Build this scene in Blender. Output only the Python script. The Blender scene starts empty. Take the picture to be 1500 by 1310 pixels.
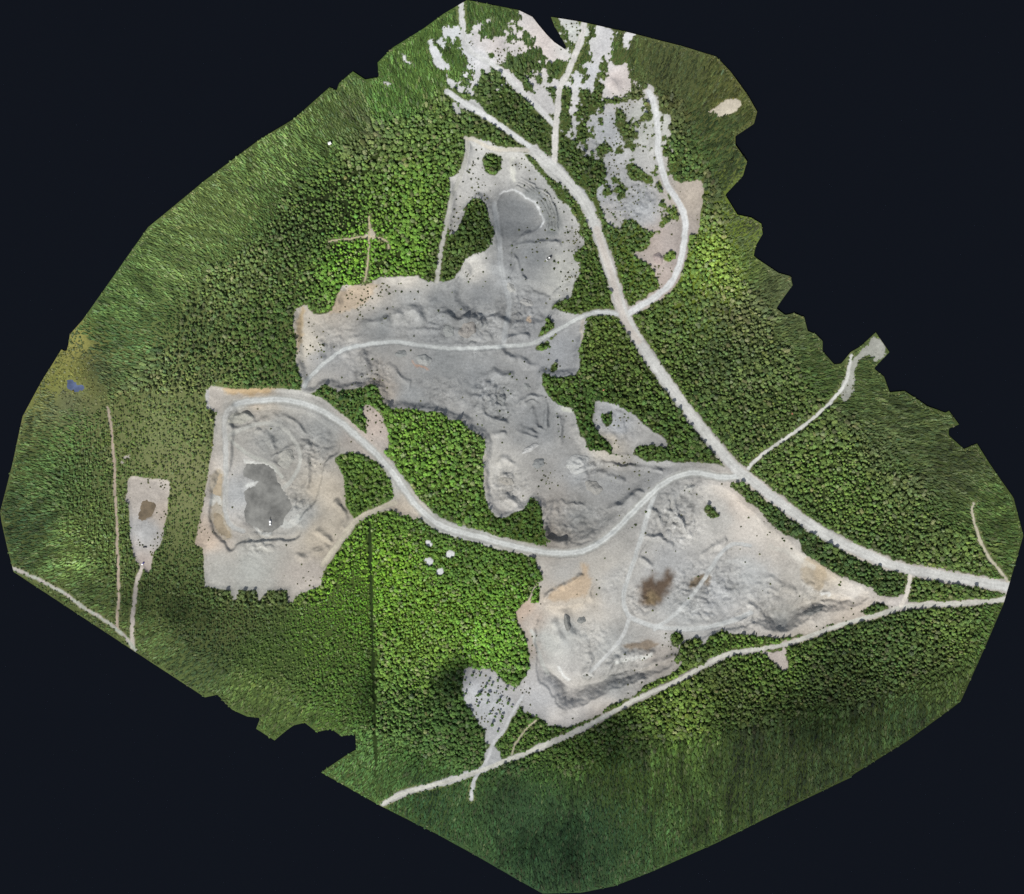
import bpy, bmesh, math, random
import numpy as np
from mathutils import Vector

random.seed(7)
rng = np.random.default_rng(11)
scene = bpy.context.scene
COL = scene.collection

# ------------------------------------------------------------------ units: the site is mapped at 0.8 m per map unit
S = 0.8
CX, CY = 750.0, 655.0
def wx(px): return (px - CX) * S
def wy(py): return (CY - py) * S

# ------------------------------------------------------------------ camera
cam_d = bpy.data.cameras.new("camera")
cam = bpy.data.objects.new("camera", cam_d)
COL.objects.link(cam)
cam.location = (0, 0, 2400)
cam.rotation_euler = (0, 0, 0)
cam_d.sensor_width = 36.0
cam_d.sensor_fit = 'HORIZONTAL'
cam_d.lens = 36.0 * 2400.0 / (1500 * S)
cam_d.clip_start = 1.0
cam_d.clip_end = 60000.0
scene.camera = cam

# ------------------------------------------------------------------ sky + sun
EL = math.radians(55)
sx, sy = -0.42, -0.91                       # horizontal direction towards the sun
L = math.hypot(sx, sy); sx /= L; sy /= L
w = bpy.data.worlds.new("World"); scene.world = w; w.use_nodes = True
nt = w.node_tree
bg = nt.nodes["Background"]
sky = nt.nodes.new("ShaderNodeTexSky")
sky.sky_type = 'NISHITA'; sky.sun_disc = False
sky.sun_elevation = EL; sky.sun_rotation = math.atan2(sx, sy)
hs = nt.nodes.new("ShaderNodeHueSaturation"); hs.inputs["Saturation"].default_value = 0.55
nt.links.new(sky.outputs[0], hs.inputs["Color"]); nt.links.new(hs.outputs[0], bg.inputs[0]); bg.inputs[1].default_value = 0.11
sun_d = bpy.data.lights.new("sun", 'SUN'); sun_d.energy = 4.0; sun_d.angle = math.radians(0.5)
sun_d.color = (1.0, 0.96, 0.90)
sun = bpy.data.objects.new("sun", sun_d); COL.objects.link(sun)
sun.rotation_euler = Vector((-sx * math.cos(EL), -sy * math.cos(EL), -math.sin(EL))).to_track_quat('-Z', 'Y').to_euler()
sun.location = (sx * 800, sy * 800, 1500)
scene.view_settings.view_transform = 'Standard'
scene.view_settings.look = 'None'
scene.view_settings.exposure = 0.35
scene.view_settings.gamma = 1.0
scene.render.engine = 'CYCLES'
scene.cycles.max_bounces = 4
scene.cycles.diffuse_bounces = 2
scene.cycles.glossy_bounces = 1
scene.cycles.transmission_bounces = 1
scene.cycles.use_denoising = False
scene.cycles.sample_clamp_indirect = 2.0

# ------------------------------------------------------------------ small numeric helpers
def lin(c):
    c = np.asarray(c, float) / 255.0
    return np.where(c <= 0.04045, c / 12.92, ((c + 0.055) / 1.055) ** 2.4)

def _hash(ix, iy, seed):
    n = (ix.astype(np.int64) * 374761393 + iy.astype(np.int64) * 668265263 + seed * 982451653) & 0x7fffffff
    n = ((n ^ (n >> 13)) * 1274126177) & 0x7fffffff
    n = (n ^ (n >> 16)) & 0xffff
    return (n / 65535.0).astype(np.float32)

def vnoise(X, Y, scale, seed=0):
    u = X / scale; v = Y / scale
    iu = np.floor(u); iv = np.floor(v)
    fu = (u - iu).astype(np.float32); fv = (v - iv).astype(np.float32)
    fu = fu * fu * (3 - 2 * fu); fv = fv * fv * (3 - 2 * fv)
    a = _hash(iu, iv, seed); b = _hash(iu + 1, iv, seed); c = _hash(iu, iv + 1, seed); d = _hash(iu + 1, iv + 1, seed)
    return (a * (1 - fu) + b * fu) * (1 - fv) + (c * (1 - fu) + d * fu) * fv - 0.5

def fbm(X, Y, scale, octv=4, seed=0, gain=0.5):
    out = 0; amp = 1.0
    for i in range(octv):
        ca, sa = math.cos(0.9 * i), math.sin(0.9 * i)
        out = out + amp * vnoise(X * ca - Y * sa, X * sa + Y * ca, scale / (2.05 ** i), seed + i * 17)
        amp *= gain
    return out

def sstep(x, a, b):
    t = np.clip((x - a) / (b - a), 0, 1)
    return t * t * (3 - 2 * t)

def chaikin(pts, it=1, closed=True):
    p = np.array(pts, float)
    for _ in range(it):
        if closed:
            q = np.roll(p, -1, 0)
            p = np.stack([p * .75 + q * .25, p * .25 + q * .75], 1).reshape(-1, 2)
        else:
            q = np.stack([p[:-1] * .75 + p[1:] * .25, p[:-1] * .25 + p[1:] * .75], 1).reshape(-1, 2)
            p = np.vstack([p[:1], q, p[-1:]])
    return p

def seg_dist(P, X, Y, closed):
    """distance to the polyline, arc-length parameter of the nearest point"""
    A = P if closed else P[:-1]
    B = np.roll(P, -1, 0) if closed else P[1:]
    best = np.full(X.shape, 1e12, np.float32); par = np.zeros(X.shape, np.float32)
    acc = 0.0
    for (ax, ay), (bx, by) in zip(A, B):
        dx, dy = bx - ax, by - ay
        l2 = dx * dx + dy * dy + 1e-9
        t = np.clip(((X - ax) * dx + (Y - ay) * dy) / l2, 0, 1)
        d = (X - ax - t * dx) ** 2 + (Y - ay - t * dy) ** 2
        m = d < best
        best = np.where(m, d, best); par = np.where(m, acc + t * math.sqrt(l2), par)
        acc += math.sqrt(l2)
    return np.sqrt(best), par

def inside(P, X, Y):
    r = np.zeros(X.shape, bool)
    for (ax, ay), (bx, by) in zip(P, np.roll(P, -1, 0)):
        if ay == by: continue
        c = ((ay > Y) != (by > Y)) & (X < (bx - ax) * (Y - ay) / (by - ay) + ax)
        r ^= c
    return r

def boxed(P, X, Y, margin):
    return (X > P[:, 0].min() - margin) & (X < P[:, 0].max() + margin) & (Y > P[:, 1].min() - margin) & (Y < P[:, 1].max() + margin)

def poly_sd(pts, X, Y, margin=40, smooth=1):
    """signed distance (negative inside), clipped to margin outside"""
    P = chaikin(pts, smooth) if smooth else np.array(pts, float)
    out = np.full(X.shape, float(margin), np.float32)
    m = boxed(P, X, Y, margin)
    x, y = X[m], Y[m]
    d, _ = seg_dist(P, x, y, True)
    out[m] = np.where(inside(P, x, y), -d, np.minimum(d, margin))
    return out

def line_d(pts, X, Y, margin=40, smooth=2):
    P = chaikin(pts, smooth, False) if smooth else np.array(pts, float)
    out = np.full(X.shape, float(margin), np.float32); par = np.zeros(X.shape, np.float32)
    m = boxed(P, X, Y, margin)
    d, s = seg_dist(P, X[m], Y[m], False)
    out[m] = np.minimum(d, margin); par[m] = s
    return out, par

# ------------------------------------------------------------------ the map (map units, north up)
OUTLINE = [(684,0),(745,12),(760,15),(780,25),(790,38),(800,50),(812,62),(833,76),(824,58),(812,38),(807,25),(850,32),(922,48),(1000,68),(1049,83),(1070,105),(1095,140),(1109,164),(1104,182),(1077,200),(1077,213),(1094,237),(1088,258),(1062,286),(1080,315),(1100,319),(1115,328),(1117,343),(1107,360),(1104,375),(1110,380),(1140,400),(1158,405),(1161,418),(1145,440),(1137,452),(1150,462),(1163,459),(1178,465),(1183,485),(1195,490),(1205,500),(1205,515),(1222,534),(1232,533),(1246,516),(1260,508),(1283,487),(1303,516),(1280,540),(1295,552),(1303,575),(1325,573),(1358,595),(1385,605),(1390,602),(1405,622),(1390,628),(1390,638),(1412,658),(1431,650),(1450,680),(1485,730),(1499,785),(1470,885),(1440,955),(1407,1028),(1330,1085),(1250,1135),(1245,1140),(1150,1185),(1050,1235),(960,1275),(900,1298),(850,1308),(795,1309),(760,1290),(700,1255),(640,1222),(556,1180),(470,1132),(505,1108),(522,1098),(520,1076),(500,1079),(485,1068),(464,1073),(446,1059),(430,1063),(420,1070),(402,1085),(375,1068),(381,1052),(362,1050),(340,1040),(318,1018),(300,1022),(207,961),(160,930),(20,838),(10,800),(2,765),(0,750),(18,680),(33,610),(60,560),(90,512),(97,516),(100,505),(102,490),(120,470),(180,385),(217,333),(300,265),(380,205),(430,175),(483,128),(493,133),(497,122),(517,105),(535,117),(555,113),(553,92),(575,70),(620,42),(650,20)]

INNER = [(540,200),(650,165),(690,130),(760,110),(860,130),(960,140),(1000,200),(1040,300),(1075,400),(1130,500),(1190,600),(1280,650),(1340,720),(1420,800),(1450,850),(1410,980),(1290,1015),(1120,1050),(960,1080),(800,1120),(700,1120),(560,1080),(450,1000),(330,960),(200,880),(150,820),(90,700),(150,600),(230,560),(280,430),(400,340)]

PIT_NORTH = [(682,200),(700,203),(740,218),(765,218),(796,238),(822,268),(842,296),(852,320),(858,350),(850,380),(850,400),(838,430),(822,452),(800,475),(740,485),(690,470),(655,430),(672,408),(680,385),(690,374),(718,365),(722,340),(716,310),(706,290),(694,298),(676,330),(668,345),(655,345),(660,300),(655,268),(672,250),(684,230)]
PIT_MAIN = [(447,445),(462,463),(480,460),(492,440),(503,412),(535,418),(560,406),(600,404),(632,413),(650,412),(672,405),(700,380),(760,400),(830,430),(815,455),(838,458),(860,463),(857,490),(850,505),(848,550),(815,555),(808,550),(792,545),(795,570),(812,590),(826,596),(842,600),(846,630),(862,655),(890,664),(930,668),(975,672),(1010,680),(1045,690),(1072,694),(1072,708),(1040,700),(1000,705),(970,717),(935,755),(895,790),(850,803),(812,799),(797,780),(790,732),(765,745),(745,758),(728,758),(712,740),(706,700),(708,660),(712,640),(690,632),(682,618),(662,618),(640,604),(605,600),(575,598),(557,590),(562,575),(545,563),(525,568),(515,572),(500,572),(495,578),(491,568),(470,562),(462,580),(440,575),(441,555),(432,520),(430,480),(434,455)]
PIT_WEST = [(300,580),(302,570),(310,565),(340,570),(400,568),(440,572),(470,582),(500,605),(530,630),(552,650),(575,680),(596,712),(606,735),(625,757),(606,762),(598,755),(585,757),(575,748),(558,750),(540,757),(522,768),(512,785),(500,800),(490,815),(474,838),(470,858),(455,864),(440,869),(428,884),(421,882),(421,866),(410,864),(392,866),(380,881),(375,866),(350,864),(347,878),(342,879),(336,865),(300,860),(297,802),(285,798),(297,740),(305,690),(312,640),(316,605),(302,598)]
PIT_SE = [(1066,708),(1088,728),(1110,743),(1130,765),(1142,780),(1160,790),(1172,792),(1174,808),(1200,825),(1222,840),(1245,849),(1275,858),(1285,870),(1310,874),(1330,868),(1332,888),(1305,895),(1275,900),(1240,910),(1215,916),(1190,926),(1172,928),(1150,936),(1120,934),(1080,930),(1050,932),(1030,944),(1012,955),(1000,972),(985,988),(960,998),(940,1010),(920,1022),(890,1034),(880,1047),(850,1058),(825,1066),(808,1064),(795,1052),(775,1046),(760,1030),(756,1012),(762,1000),(776,985),(775,958),(768,935),(758,915),(755,895),(766,885),(778,870),(785,855),(796,850),(788,832),(785,812),(800,806),(850,812),(890,795),(930,762),(970,722),(1000,703),(1040,698)]
PIT_SMALL = [(186,699),(200,697),(215,702),(250,700),(248,723),(244,761),(237,795),(224,812),(222,838),(212,838),(197,821),(193,800),(190,783),(189,738),(180,733),(186,723)]
CLEARING = [(871,588),(880,587),(906,594),(916,600),(932,610),(946,624),(966,636),(978,649),(976,657),(956,653),(938,652),(930,658),(928,670),(897,664),(894,650),(884,642),(876,634),(869,618)]
SANDPATCH = [(539,590),(552,602),(565,618),(572,640),(564,665),(545,655),(535,640),(538,618),(530,605)]
SCRUB_SOUTH = [(677,981),(700,979),(726,978),(732,998),(750,1004),(762,1006),(766,1025),(756,1046),(745,1060),(728,1082),(722,1092),(712,1088),(708,1066),(692,1045),(683,1030),(677,1010)]
JUNCTION_SOUTH = [(718,1085),(738,1112),(728,1124),(704,1128)]
N1 = [(646,46),(660,38),(675,45),(690,56),(712,52),(740,56),(745,75),(742,95),(730,98),(715,96),(706,110),(702,122),(692,105),(685,85),(670,75),(655,60)]
N1B = [(624,60),(634,56),(642,72),(652,90),(660,104),(650,108),(640,96),(630,84)]
N1C = [(668,150),(690,148),(706,156),(714,168),(722,176),(712,178),(696,166),(676,160)]
N1D = [(732,96),(748,104),(770,128),(790,146),(808,168),(800,172),(784,160),(764,142),(742,118)]
N1E = [(676,165),(668,172),(664,158),(662,150),(670,148)]
N6B = [(836,100),(850,110),(852,150),(842,170),(848,200),(838,210),(834,180),(838,140)]
N6C = [(856,230),(872,240),(890,236),(905,240),(925,252),(945,270),(950,290),(930,280),(905,262),(880,256)]
N2 = [(758,10),(782,18),(800,42),(835,72),(828,90),(815,95),(800,85),(785,70),(770,50),(762,35)]
N3 = [(811,22),(858,30),(853,55),(840,65),(834,58),(824,45)]
N4 = [(871,36),(903,42),(888,60),(889,84),(882,100),(873,120),(871,138),(852,137),(857,112),(866,92),(868,70)]
N4B = [(886,80),(893,90),(905,94),(918,94),(917,108),(925,122),(922,131),(912,141),(890,144),(882,139),(889,116),(892,102)]
N4C = [(926,117),(934,116),(936,124),(932,130),(925,127)]
N5 = [(914,44),(932,48),(920,72),(910,68)]
N6 = [(855,190),(875,165),(890,152),(915,150),(940,146),(950,162),(957,190),(960,215),(962,250),(966,280),(975,300),(972,328),(950,340),(935,345),(930,330),(905,340),(885,325),(880,300),(873,288),(888,265),(880,240),(862,225)]
N7 = [(970,262),(1000,268),(1030,264),(1030,290),(1023,310),(1027,340),(1008,345),(1004,310),(985,282)]
N8 = [(924,368),(940,364),(955,350),(975,325),(1000,322),(1000,370),(992,400),(975,418),(966,424),(960,400),(950,388),(935,378)]
N9 = [(1034,163),(1050,158),(1070,145),(1088,145),(1086,160),(1062,172)]
N10 = [(970,165),(985,168),(978,190),(985,200),(966,200)]
N11 = [(780,138),(800,128),(812,150),(812,172),(800,165)]
E1 = [(1228,582),(1236,560),(1243,535),(1254,520),(1272,503),(1284,488),(1302,515),(1284,532),(1272,520),(1258,528),(1252,545),(1256,562),(1248,580),(1238,588)]
CROSS = [(541,332),(546,340),(552,346),(549,352),(543,352),(537,351),(531,347),(538,341)]
WHITE0 = [[(624,792),(632,793),(633,800),(626,801)],[(623,818),(633,817),(634,825),(628,828),(624,823)],[(656,807),(664,808),(665,814),(657,817),(653,814)],[(641,834),(648,832),(649,840),(640,841)]]
SPUR_SE = [(1140,955),(1153,945),(1154,975),(1149,985),(1143,975),(1128,962),(1110,954)]
WHITE = [[(sum(q[0] for q in P_) / len(P_) + (x_ - sum(q[0] for q in P_) / len(P_)) * 1.25, sum(q[1] for q in P_) / len(P_) + (y_ - sum(q[1] for q in P_) / len(P_)) * 1.25) for x_, y_ in P_] for P_ in WHITE0]
HOLES_W = [[(184,667),(194,666),(193,673),(184,671)],[(177,675),(182,675),(182,679),(177,679)]]
NWP = [(562,120),(573,121),(572,127),(563,126)]
N12 = [(586,78),(592,80),(604,96),(600,97)]

BARE = [PIT_NORTH, PIT_MAIN, PIT_WEST, PIT_SE, PIT_SMALL, CLEARING, SANDPATCH, SCRUB_SOUTH, JUNCTION_SOUTH, N1, N1B, N1C, N1D, N1E, N6B, N6C, N2, N3, N4, N4B, N4C, N5, N6, N7, N8, N9, N10, N11, E1, CROSS, SPUR_SE, NWP, N12] + WHITE + HOLES_W

# woods standing inside or between the bare ground
GREEN = {
 'ledge':  [(684,300),(692,291),(700,291),(714,299),(711,320),(716,348),(706,360),(690,376),(674,364),(672,345),(676,330),(681,312)],
 'trackwood': [(650,356),(662,352),(674,366),(680,388),(672,404),(650,410),(643,408),(647,380)],
 'knoll':  [(707,230),(716,224),(732,226),(738,234),(733,252),(722,262),(711,248)],
 'roadstrip': [(764,222),(775,224),(795,246),(815,268),(835,284),(848,298),(860,322),(868,350),(880,392),(889,432),(884,450),(850,452),(838,446),(846,424),(852,404),(862,396),(858,384),(846,386),(838,378),(850,368),(858,352),(848,342),(852,330),(842,318),(836,304),(824,296),(818,286),(806,272),(796,258),(776,236)],
 'yarm':   [(792,547),(800,545),(814,553),(832,554),(850,551),(856,590),(870,592),(870,620),(876,640),(892,652),(893,660),(878,662),(862,655),(846,630),(842,600),(815,582),(796,564)],
 'bush':   [(882,607),(892,606),(898,615),(892,624),(884,620)],
 'southstrip': [(931,657),(940,652),(958,653),(980,658),(986,672),(960,676),(940,673),(932,668)],
 'wedge':  [(740,757),(752,750),(766,745),(780,726),(787,735),(796,758),(798,788),(780,792),(750,785),(738,772)],
 'pitisland': [(488,670),(505,666),(525,665),(545,672),(560,682),(573,708),(576,732),(550,744),(530,752),(513,762),(508,735),(500,695)],
 'edgeclump': [(784,833),(790,832),(795,840),(792,850),(785,846)],
 'edgeclump2': [(766,858),(776,850),(778,875),(766,884)],
 'edgeclump3': [(778,872),(788,856),(793,862),(790,882),(778,886)],
 'pitbush': [(1030,742),(1040,741),(1050,752),(1052,758),(1044,761),(1036,756)],
 'pitbush2': [(982,935),(988,928),(1000,930),(1003,938),(996,944),(986,948)],
 'slopewood': [(990,958),(1000,944),(1012,938),(1022,935),(1030,942),(1010,958),(996,972),(988,970)],
 'roadbank': [(1045,930),(1060,924),(1085,930),(1110,932),(1126,936),(1152,942),(1130,950),(1090,953),(1058,955),(1020,975),(990,990),(985,985),(1010,965),(1030,945)],
 'bank2': [(1260,893),(1275,886),(1290,882),(1304,892),(1290,898),(1268,900)],
 'bank3': [(890,1034),(910,1026),(928,1022),(905,1036),(885,1046)],
 'midbush': [(808,500),(815,490),(808,470),(803,462),(797,475),(792,487),(788,492),(795,492)],
 'midbush2': [(785,508),(790,502),(806,501),(804,508),(788,512)],
 'midbush3': [(806,538),(815,528),(818,532),(814,545),(807,546)],
 'midbush4': [(806,452),(822,440),(838,438),(846,452),(838,462),(820,455)],
 'g1': [(862,228),(885,240),(888,262),(872,285),(855,262),(840,250),(836,240),(848,236)],
 'g2': [(900,158),(915,165),(925,200),(915,212),(905,195)],
 'g3': [(915,236),(930,238),(945,255),(960,258),(955,275),(930,262),(920,258)],
 'g4': [(905,335),(920,320),(935,325),(950,345),(955,360),(935,368),(910,360)],
 'g5': [(972,372),(985,362),(990,375),(980,385),(970,382)],
}

ROADS = {  # name: (points, half width, label, category, tone)
 'main_road': ([(1480,861),(1400,847),(1340,837),(1300,826),(1250,804),(1200,780),(1150,742),(1100,704),(1080,690),(1050,655),(1010,606),(970,551),(935,500),(913,460),(900,418),(888,380),(874,336),(860,300),(840,275),(810,244),(796,234),(782,220)], 6.9, 'wide pale gravel main road running diagonally past all the pits', 'road', (210,207,200)),
 'upper_road': ([(790,228),(780,218),(760,204),(730,182),(706,167),(688,158),(672,147),(655,134)], 4.0, 'ragged whitish upper arm of the main road ending in the forest', 'road', (222,220,216)),
 'north_road': ([(812,238),(813,218),(813,192),(817,160),(819,128),(832,107),(840,85),(849,66),(853,49),(856,34)], 4.5, 'pale gravel road climbing north from the main road fork', 'road', (218,212,204)),
 'north_west_track': ([(675,2),(676,20),(678,40),(681,70),(704,86),(726,96),(746,116),(770,140),(790,160),(806,177),(815,186)], 3.9, 'narrow whitish track cutting through scrub to the northern tip', 'track', (222,219,214)),
 'loop_road': ([(913,464),(932,452),(960,436),(984,416),(996,388),(1002,356),(1005,330),(1002,312),(994,296),(980,278),(972,260),(968,240),(964,224),(964,198),(962,171),(957,149),(951,135)], 4.7, 'white gravel road curving north past the pinkish cutting', 'road', (222,220,216)),
 'haul_road': ([(913,462),(890,457),(870,458),(854,463),(836,472),(816,484),(792,498),(776,504),(740,507),(680,511),(650,510),(620,506),(590,501),(560,501),(520,507),(500,513),(486,522),(468,538),(452,553),(446,566)], 4.4, 'pale haul road crossing the middle of the grey main quarry', 'road', (200,200,195)),
 'quarry_road': ([(1082,698),(1058,700),(1035,695),(1014,692),(992,698),(975,706),(954,723),(932,745),(911,768),(890,787),(868,802),(847,809),(825,811),(793,809),(761,802),(740,798),(710,788),(678,781),(656,775),(635,764),(613,745),(596,723),(581,700),(560,674),(543,658),(515,632),(489,612),(462,596),(430,587),(398,585),(365,588),(345,592)], 6.5, 'broad grey haul road winding from the main road to the western pit', 'road', (208,207,201)),
 'ring_track': ([(352,591),(338,596),(329,608),(328,630),(331,660),(330,700),(328,732),(330,758),(337,772),(355,778)], 3.8, 'pale wheel track round the west side of the grey pond', 'track', (192,189,182)),
 'south_road': ([(1472,878),(1446,882),(1392,885),(1350,886),(1322,888),(1302,896),(1264,906),(1221,918),(1180,935),(1150,944),(1120,950),(1085,954),(1058,960),(1024,980),(986,1001),(932,1024),(890,1048),(858,1065),(807,1089),(754,1110),(728,1120),(700,1130),(658,1144),(625,1153),(593,1160),(561,1178)], 3.1, 'long sandy forest road along the southern edge of the quarry', 'road', (206,202,190)),
 'link_road': ([(1333,834),(1332,854),(1328,871),(1320,888)], 3.4, 'short sandy link between main road and south road', 'road', (226,216,202)),
 'east_track': ([(1096,688),(1104,676),(1136,652),(1168,631),(1190,614),(1207,599),(1222,584),(1237,565),(1243,545),(1247,522)], 2.5, 'thin whitish track running north-east through dense forest', 'track', (220,217,208)),
 'far_east_track': ([(1426,738),(1423,751),(1431,777),(1437,798),(1452,822),(1467,839),(1478,855)], 1.9, 'thin yellowish track at the far eastern edge of the site', 'track', (200,190,165)),
 'west_track': ([(157,597),(162,618),(165,648),(167,684),(168,738),(169,723),(171,765),(172,808),(174,851),(174,883),(171,911),(174,922)], 1.8, 'straight narrow reddish dirt track west of the small pit', 'track', (190,170,150)),
 'pit_lane': ([(208,832),(202,845),(199,862),(196,894),(193,921),(194,948)], 3.0, 'sandy lane leading south from the small western pit', 'track', (200,188,175)),
 'west_edge_road': ([(18,832),(53,847),(81,861),(103,875),(128,894),(150,906),(167,918),(182,932),(199,953)], 2.3, 'broken whitish road along the south-western boundary', 'road', (178,180,165)),
 'ledge_track': ([(640,413),(643,390),(647,360),(652,340),(658,306),(664,280),(676,254),(684,230),(684,205)], 3.0, 'pale track along the west side of the northern pit', 'track', (190,186,176)),
 'fork_track': ([(682,203),(700,206),(712,216),(736,221),(760,219),(784,222)], 3.0, 'curved sandy track between northern pit and main road', 'track', (202,194,180)),
 'floor_track': ([(724,298),(728,330),(732,356),(733,390),(740,416),(745,436),(746,452),(742,472),(738,500)], 4.0, 'faint light track down the floor of the northern pit', 'track', (170,170,168)),
 'pit_road': ([(962,718),(951,743),(942,779),(932,811),(922,843),(913,871),(915,892),(924,907),(954,918),(986,922),(1018,922),(1058,916),(1100,898)], 3.5, 'light grey track down the middle of the south-eastern pit', 'track', (202,201,196)),
 'pit_branch': ([(924,905),(912,935),(898,952),(879,971),(865,985)], 3.0, 'worn wheel track to the south-western corner of the pit', 'track', (200,198,193)),
 'pit_curve': ([(960,922),(985,905),(1005,885),(1025,860),(1045,828),(1060,805),(1078,795),(1100,800)], 3.0, 'curving light wheel track round the brown boggy patch', 'track', (202,201,196)),
 'scrub_track': ([(690,1170),(691,1158),(695,1140),(708,1124),(716,1108),(722,1088),(739,1070),(747,1051),(758,1032),(766,1020)], 2.6, 'whitish track through the southern scrub to the pit corner', 'track', (200,198,195)),
 'sand_lane': ([(578,738),(564,742),(545,750),(528,758),(515,768),(504,786),(488,806),(472,828)], 4.0, 'sandy lane curving off the quarry road round the green triangle', 'track', (200,190,170)),
 'forest_path': ([(541,318),(541,332),(541,345),(540,365),(538,390),(535,412)], 1.2, 'narrow sandy footpath crossing the forest clearing north to south', 'path', (205,190,150)),
 'cross_path': ([(481,355),(500,351),(520,349),(541,347),(558,350),(568,354),(570,366)], 1.1, 'narrow sandy footpath crossing the forest clearing west to east', 'path', (205,190,150)),
 'pit_loop_track': ([(331,640),(345,632),(370,622),(395,620),(415,626),(430,645),(440,665),(438,685),(425,705),(412,718)], 3.0, 'wheel track looping across the upper western pit', 'track', (182,179,170)),
 'pit_diagonal_track': ([(333,640),(350,658),(375,672),(400,682),(412,700)], 2.6, 'diagonal wheel track above the grey pond', 'track', (180,178,168)),
 'wood_path': ([(750,1105),(752,1092),(760,1082),(772,1066),(785,1056)], 1.3, 'thin sandy path through the small southern wood', 'path', (195,185,150)),
}
ROAD_ORDER = ['floor_track','pit_road','pit_branch','pit_curve','pit_loop_track','pit_diagonal_track','forest_path','cross_path','wood_path','west_track','pit_lane','west_edge_road','far_east_track','east_track','ledge_track','fork_track','north_west_track','scrub_track','sand_lane','ring_track','haul_road','south_road','link_road','upper_road','north_road','loop_road','quarry_road','main_road']

# ------------------------------------------------------------------ height and mask grids
G = 1.4
xs = np.arange(-3, 1504, G, dtype=np.float32); ys = np.arange(-3, 1314, G, dtype=np.float32)
X, Y = np.meshgrid(xs, ys)
NX, NY = len(xs), len(ys)
out_sd = poly_sd(OUTLINE, X, Y, 30, 0)
WXo = X + 5.0 * fbm(X, Y, 16, 4, 3, 0.6)
WYo = Y + 5.0 * fbm(X, Y, 16, 4, 91, 0.6)

bare_sd = np.full(X.shape, 40., np.float32)
sds = {}
for i, P in enumerate(BARE):
    wf = .28 if (P is PIT_WEST or P is PIT_SMALL) else .45 if (P is CLEARING or P in WHITE) else 1.9 if (P is N1 or P is N4 or P is N6 or P is N3 or P is N2) else 1.0
    sdv = poly_sd(P, X + wf * (WXo - X), Y + wf * (WYo - Y), 40, 0 if P is PIT_WEST or P is CLEARING else 1)
    sds[i] = sdv
    bare_sd = np.minimum(bare_sd, sdv)
green_sd = np.full(X.shape, 40., np.float32)
CORR = None
for k, P in GREEN.items():
    green_sd = np.minimum(green_sd, poly_sd(P, WXo, WYo, 40, 1))
road_d, road_m = {}, np.zeros(X.shape, np.float32)
road_edge = np.full(X.shape, 60., np.float32)
RWX = X + 1.6 * fbm(X, Y, 9, 3, 5, 0.6); RWY = Y + 1.6 * fbm(X, Y, 9, 3, 55, 0.6)
for k in ROAD_ORDER:
    d, par = line_d(ROADS[k][0], RWX, RWY, 60)
    hw = ROADS[k][1]
    road_d[k] = d
    road_edge = np.minimum(road_edge, d - hw)
real_roads = ['forest_path','cross_path','wood_path','west_track','pit_lane','west_edge_road','far_east_track','east_track','ledge_track','fork_track','north_west_track','scrub_track','sand_lane','ring_track','haul_road','south_road','link_road','upper_road','north_road','loop_road','quarry_road','main_road']
road_edge_forest = np.full(X.shape, 60., np.float32)
for k in real_roads:
    road_edge_forest = np.minimum(road_edge_forest, road_d[k] - ROADS[k][1])

corr = road_d['quarry_road'] - np.where((X > 800) & (X < 1070), 17, np.where(X < 800, 10.0, 8)) + 3 * fbm(X, Y, 14, 3, 12)
bare_sd = np.minimum(bare_sd, corr)
corr2 = np.minimum(road_d['main_road'] - 9.5, np.minimum(road_d['south_road'] - 4.6, road_d['loop_road'] - 7.5)) + 3.0 * fbm(X, Y, 10, 3, 13)
bare_sd = np.minimum(bare_sd, corr2)
NREG = [(630,50),(680,30),(760,30),(860,36),(940,60),(950,140),(985,200),(990,300),(960,345),(900,340),(875,250),(830,215),(812,140),(760,125),(735,120),(700,150),(650,120)]
nreg = poly_sd(NREG, WXo, WYo, 40, 1)
patchy = np.maximum(nreg, 18 * (.30 - fbm(X, Y, 24, 5, 515, .68)))
bare_sd = np.minimum(bare_sd, patchy)
nrag = 9 * fbm(X, Y, 7, 3, 516, .6) * sstep(-nreg, -20, 5)
bare_sd = bare_sd + np.where(bare_sd < 12, nrag, 0)
# self-sown green patches in the northern workings
north_patch = 14 * (.30 - fbm(X, Y, 22, 4, 212, .65)) + 12 * sstep(np.hypot((X - 905) / 1.0, (Y - 235) / 1.25), 70, 110)
sdn = np.minimum(sds[BARE.index(N6)], np.minimum(sds[BARE.index(N4)], sds[BARE.index(N1)]))
north_patch2 = 14 * (.34 - fbm(X, Y, 16, 4, 313, .6))
green_sd = np.where(sds[BARE.index(N6)] < 10, np.minimum(green_sd, north_patch), green_sd)
green_sd = np.where((sds[BARE.index(N1)] < 6), np.minimum(green_sd, north_patch2), green_sd)
green_sd = np.where(Y < 350, np.where(road_edge_forest < 2, 6, green_sd), green_sd)
bare = (bare_sd < 0) & (green_sd > 0)
inner_sd = poly_sd(INNER, X + 30 * fbm(X, Y, 60, 3, 8), Y + 30 * fbm(X, Y, 60, 3, 9), 120, 1)

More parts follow.
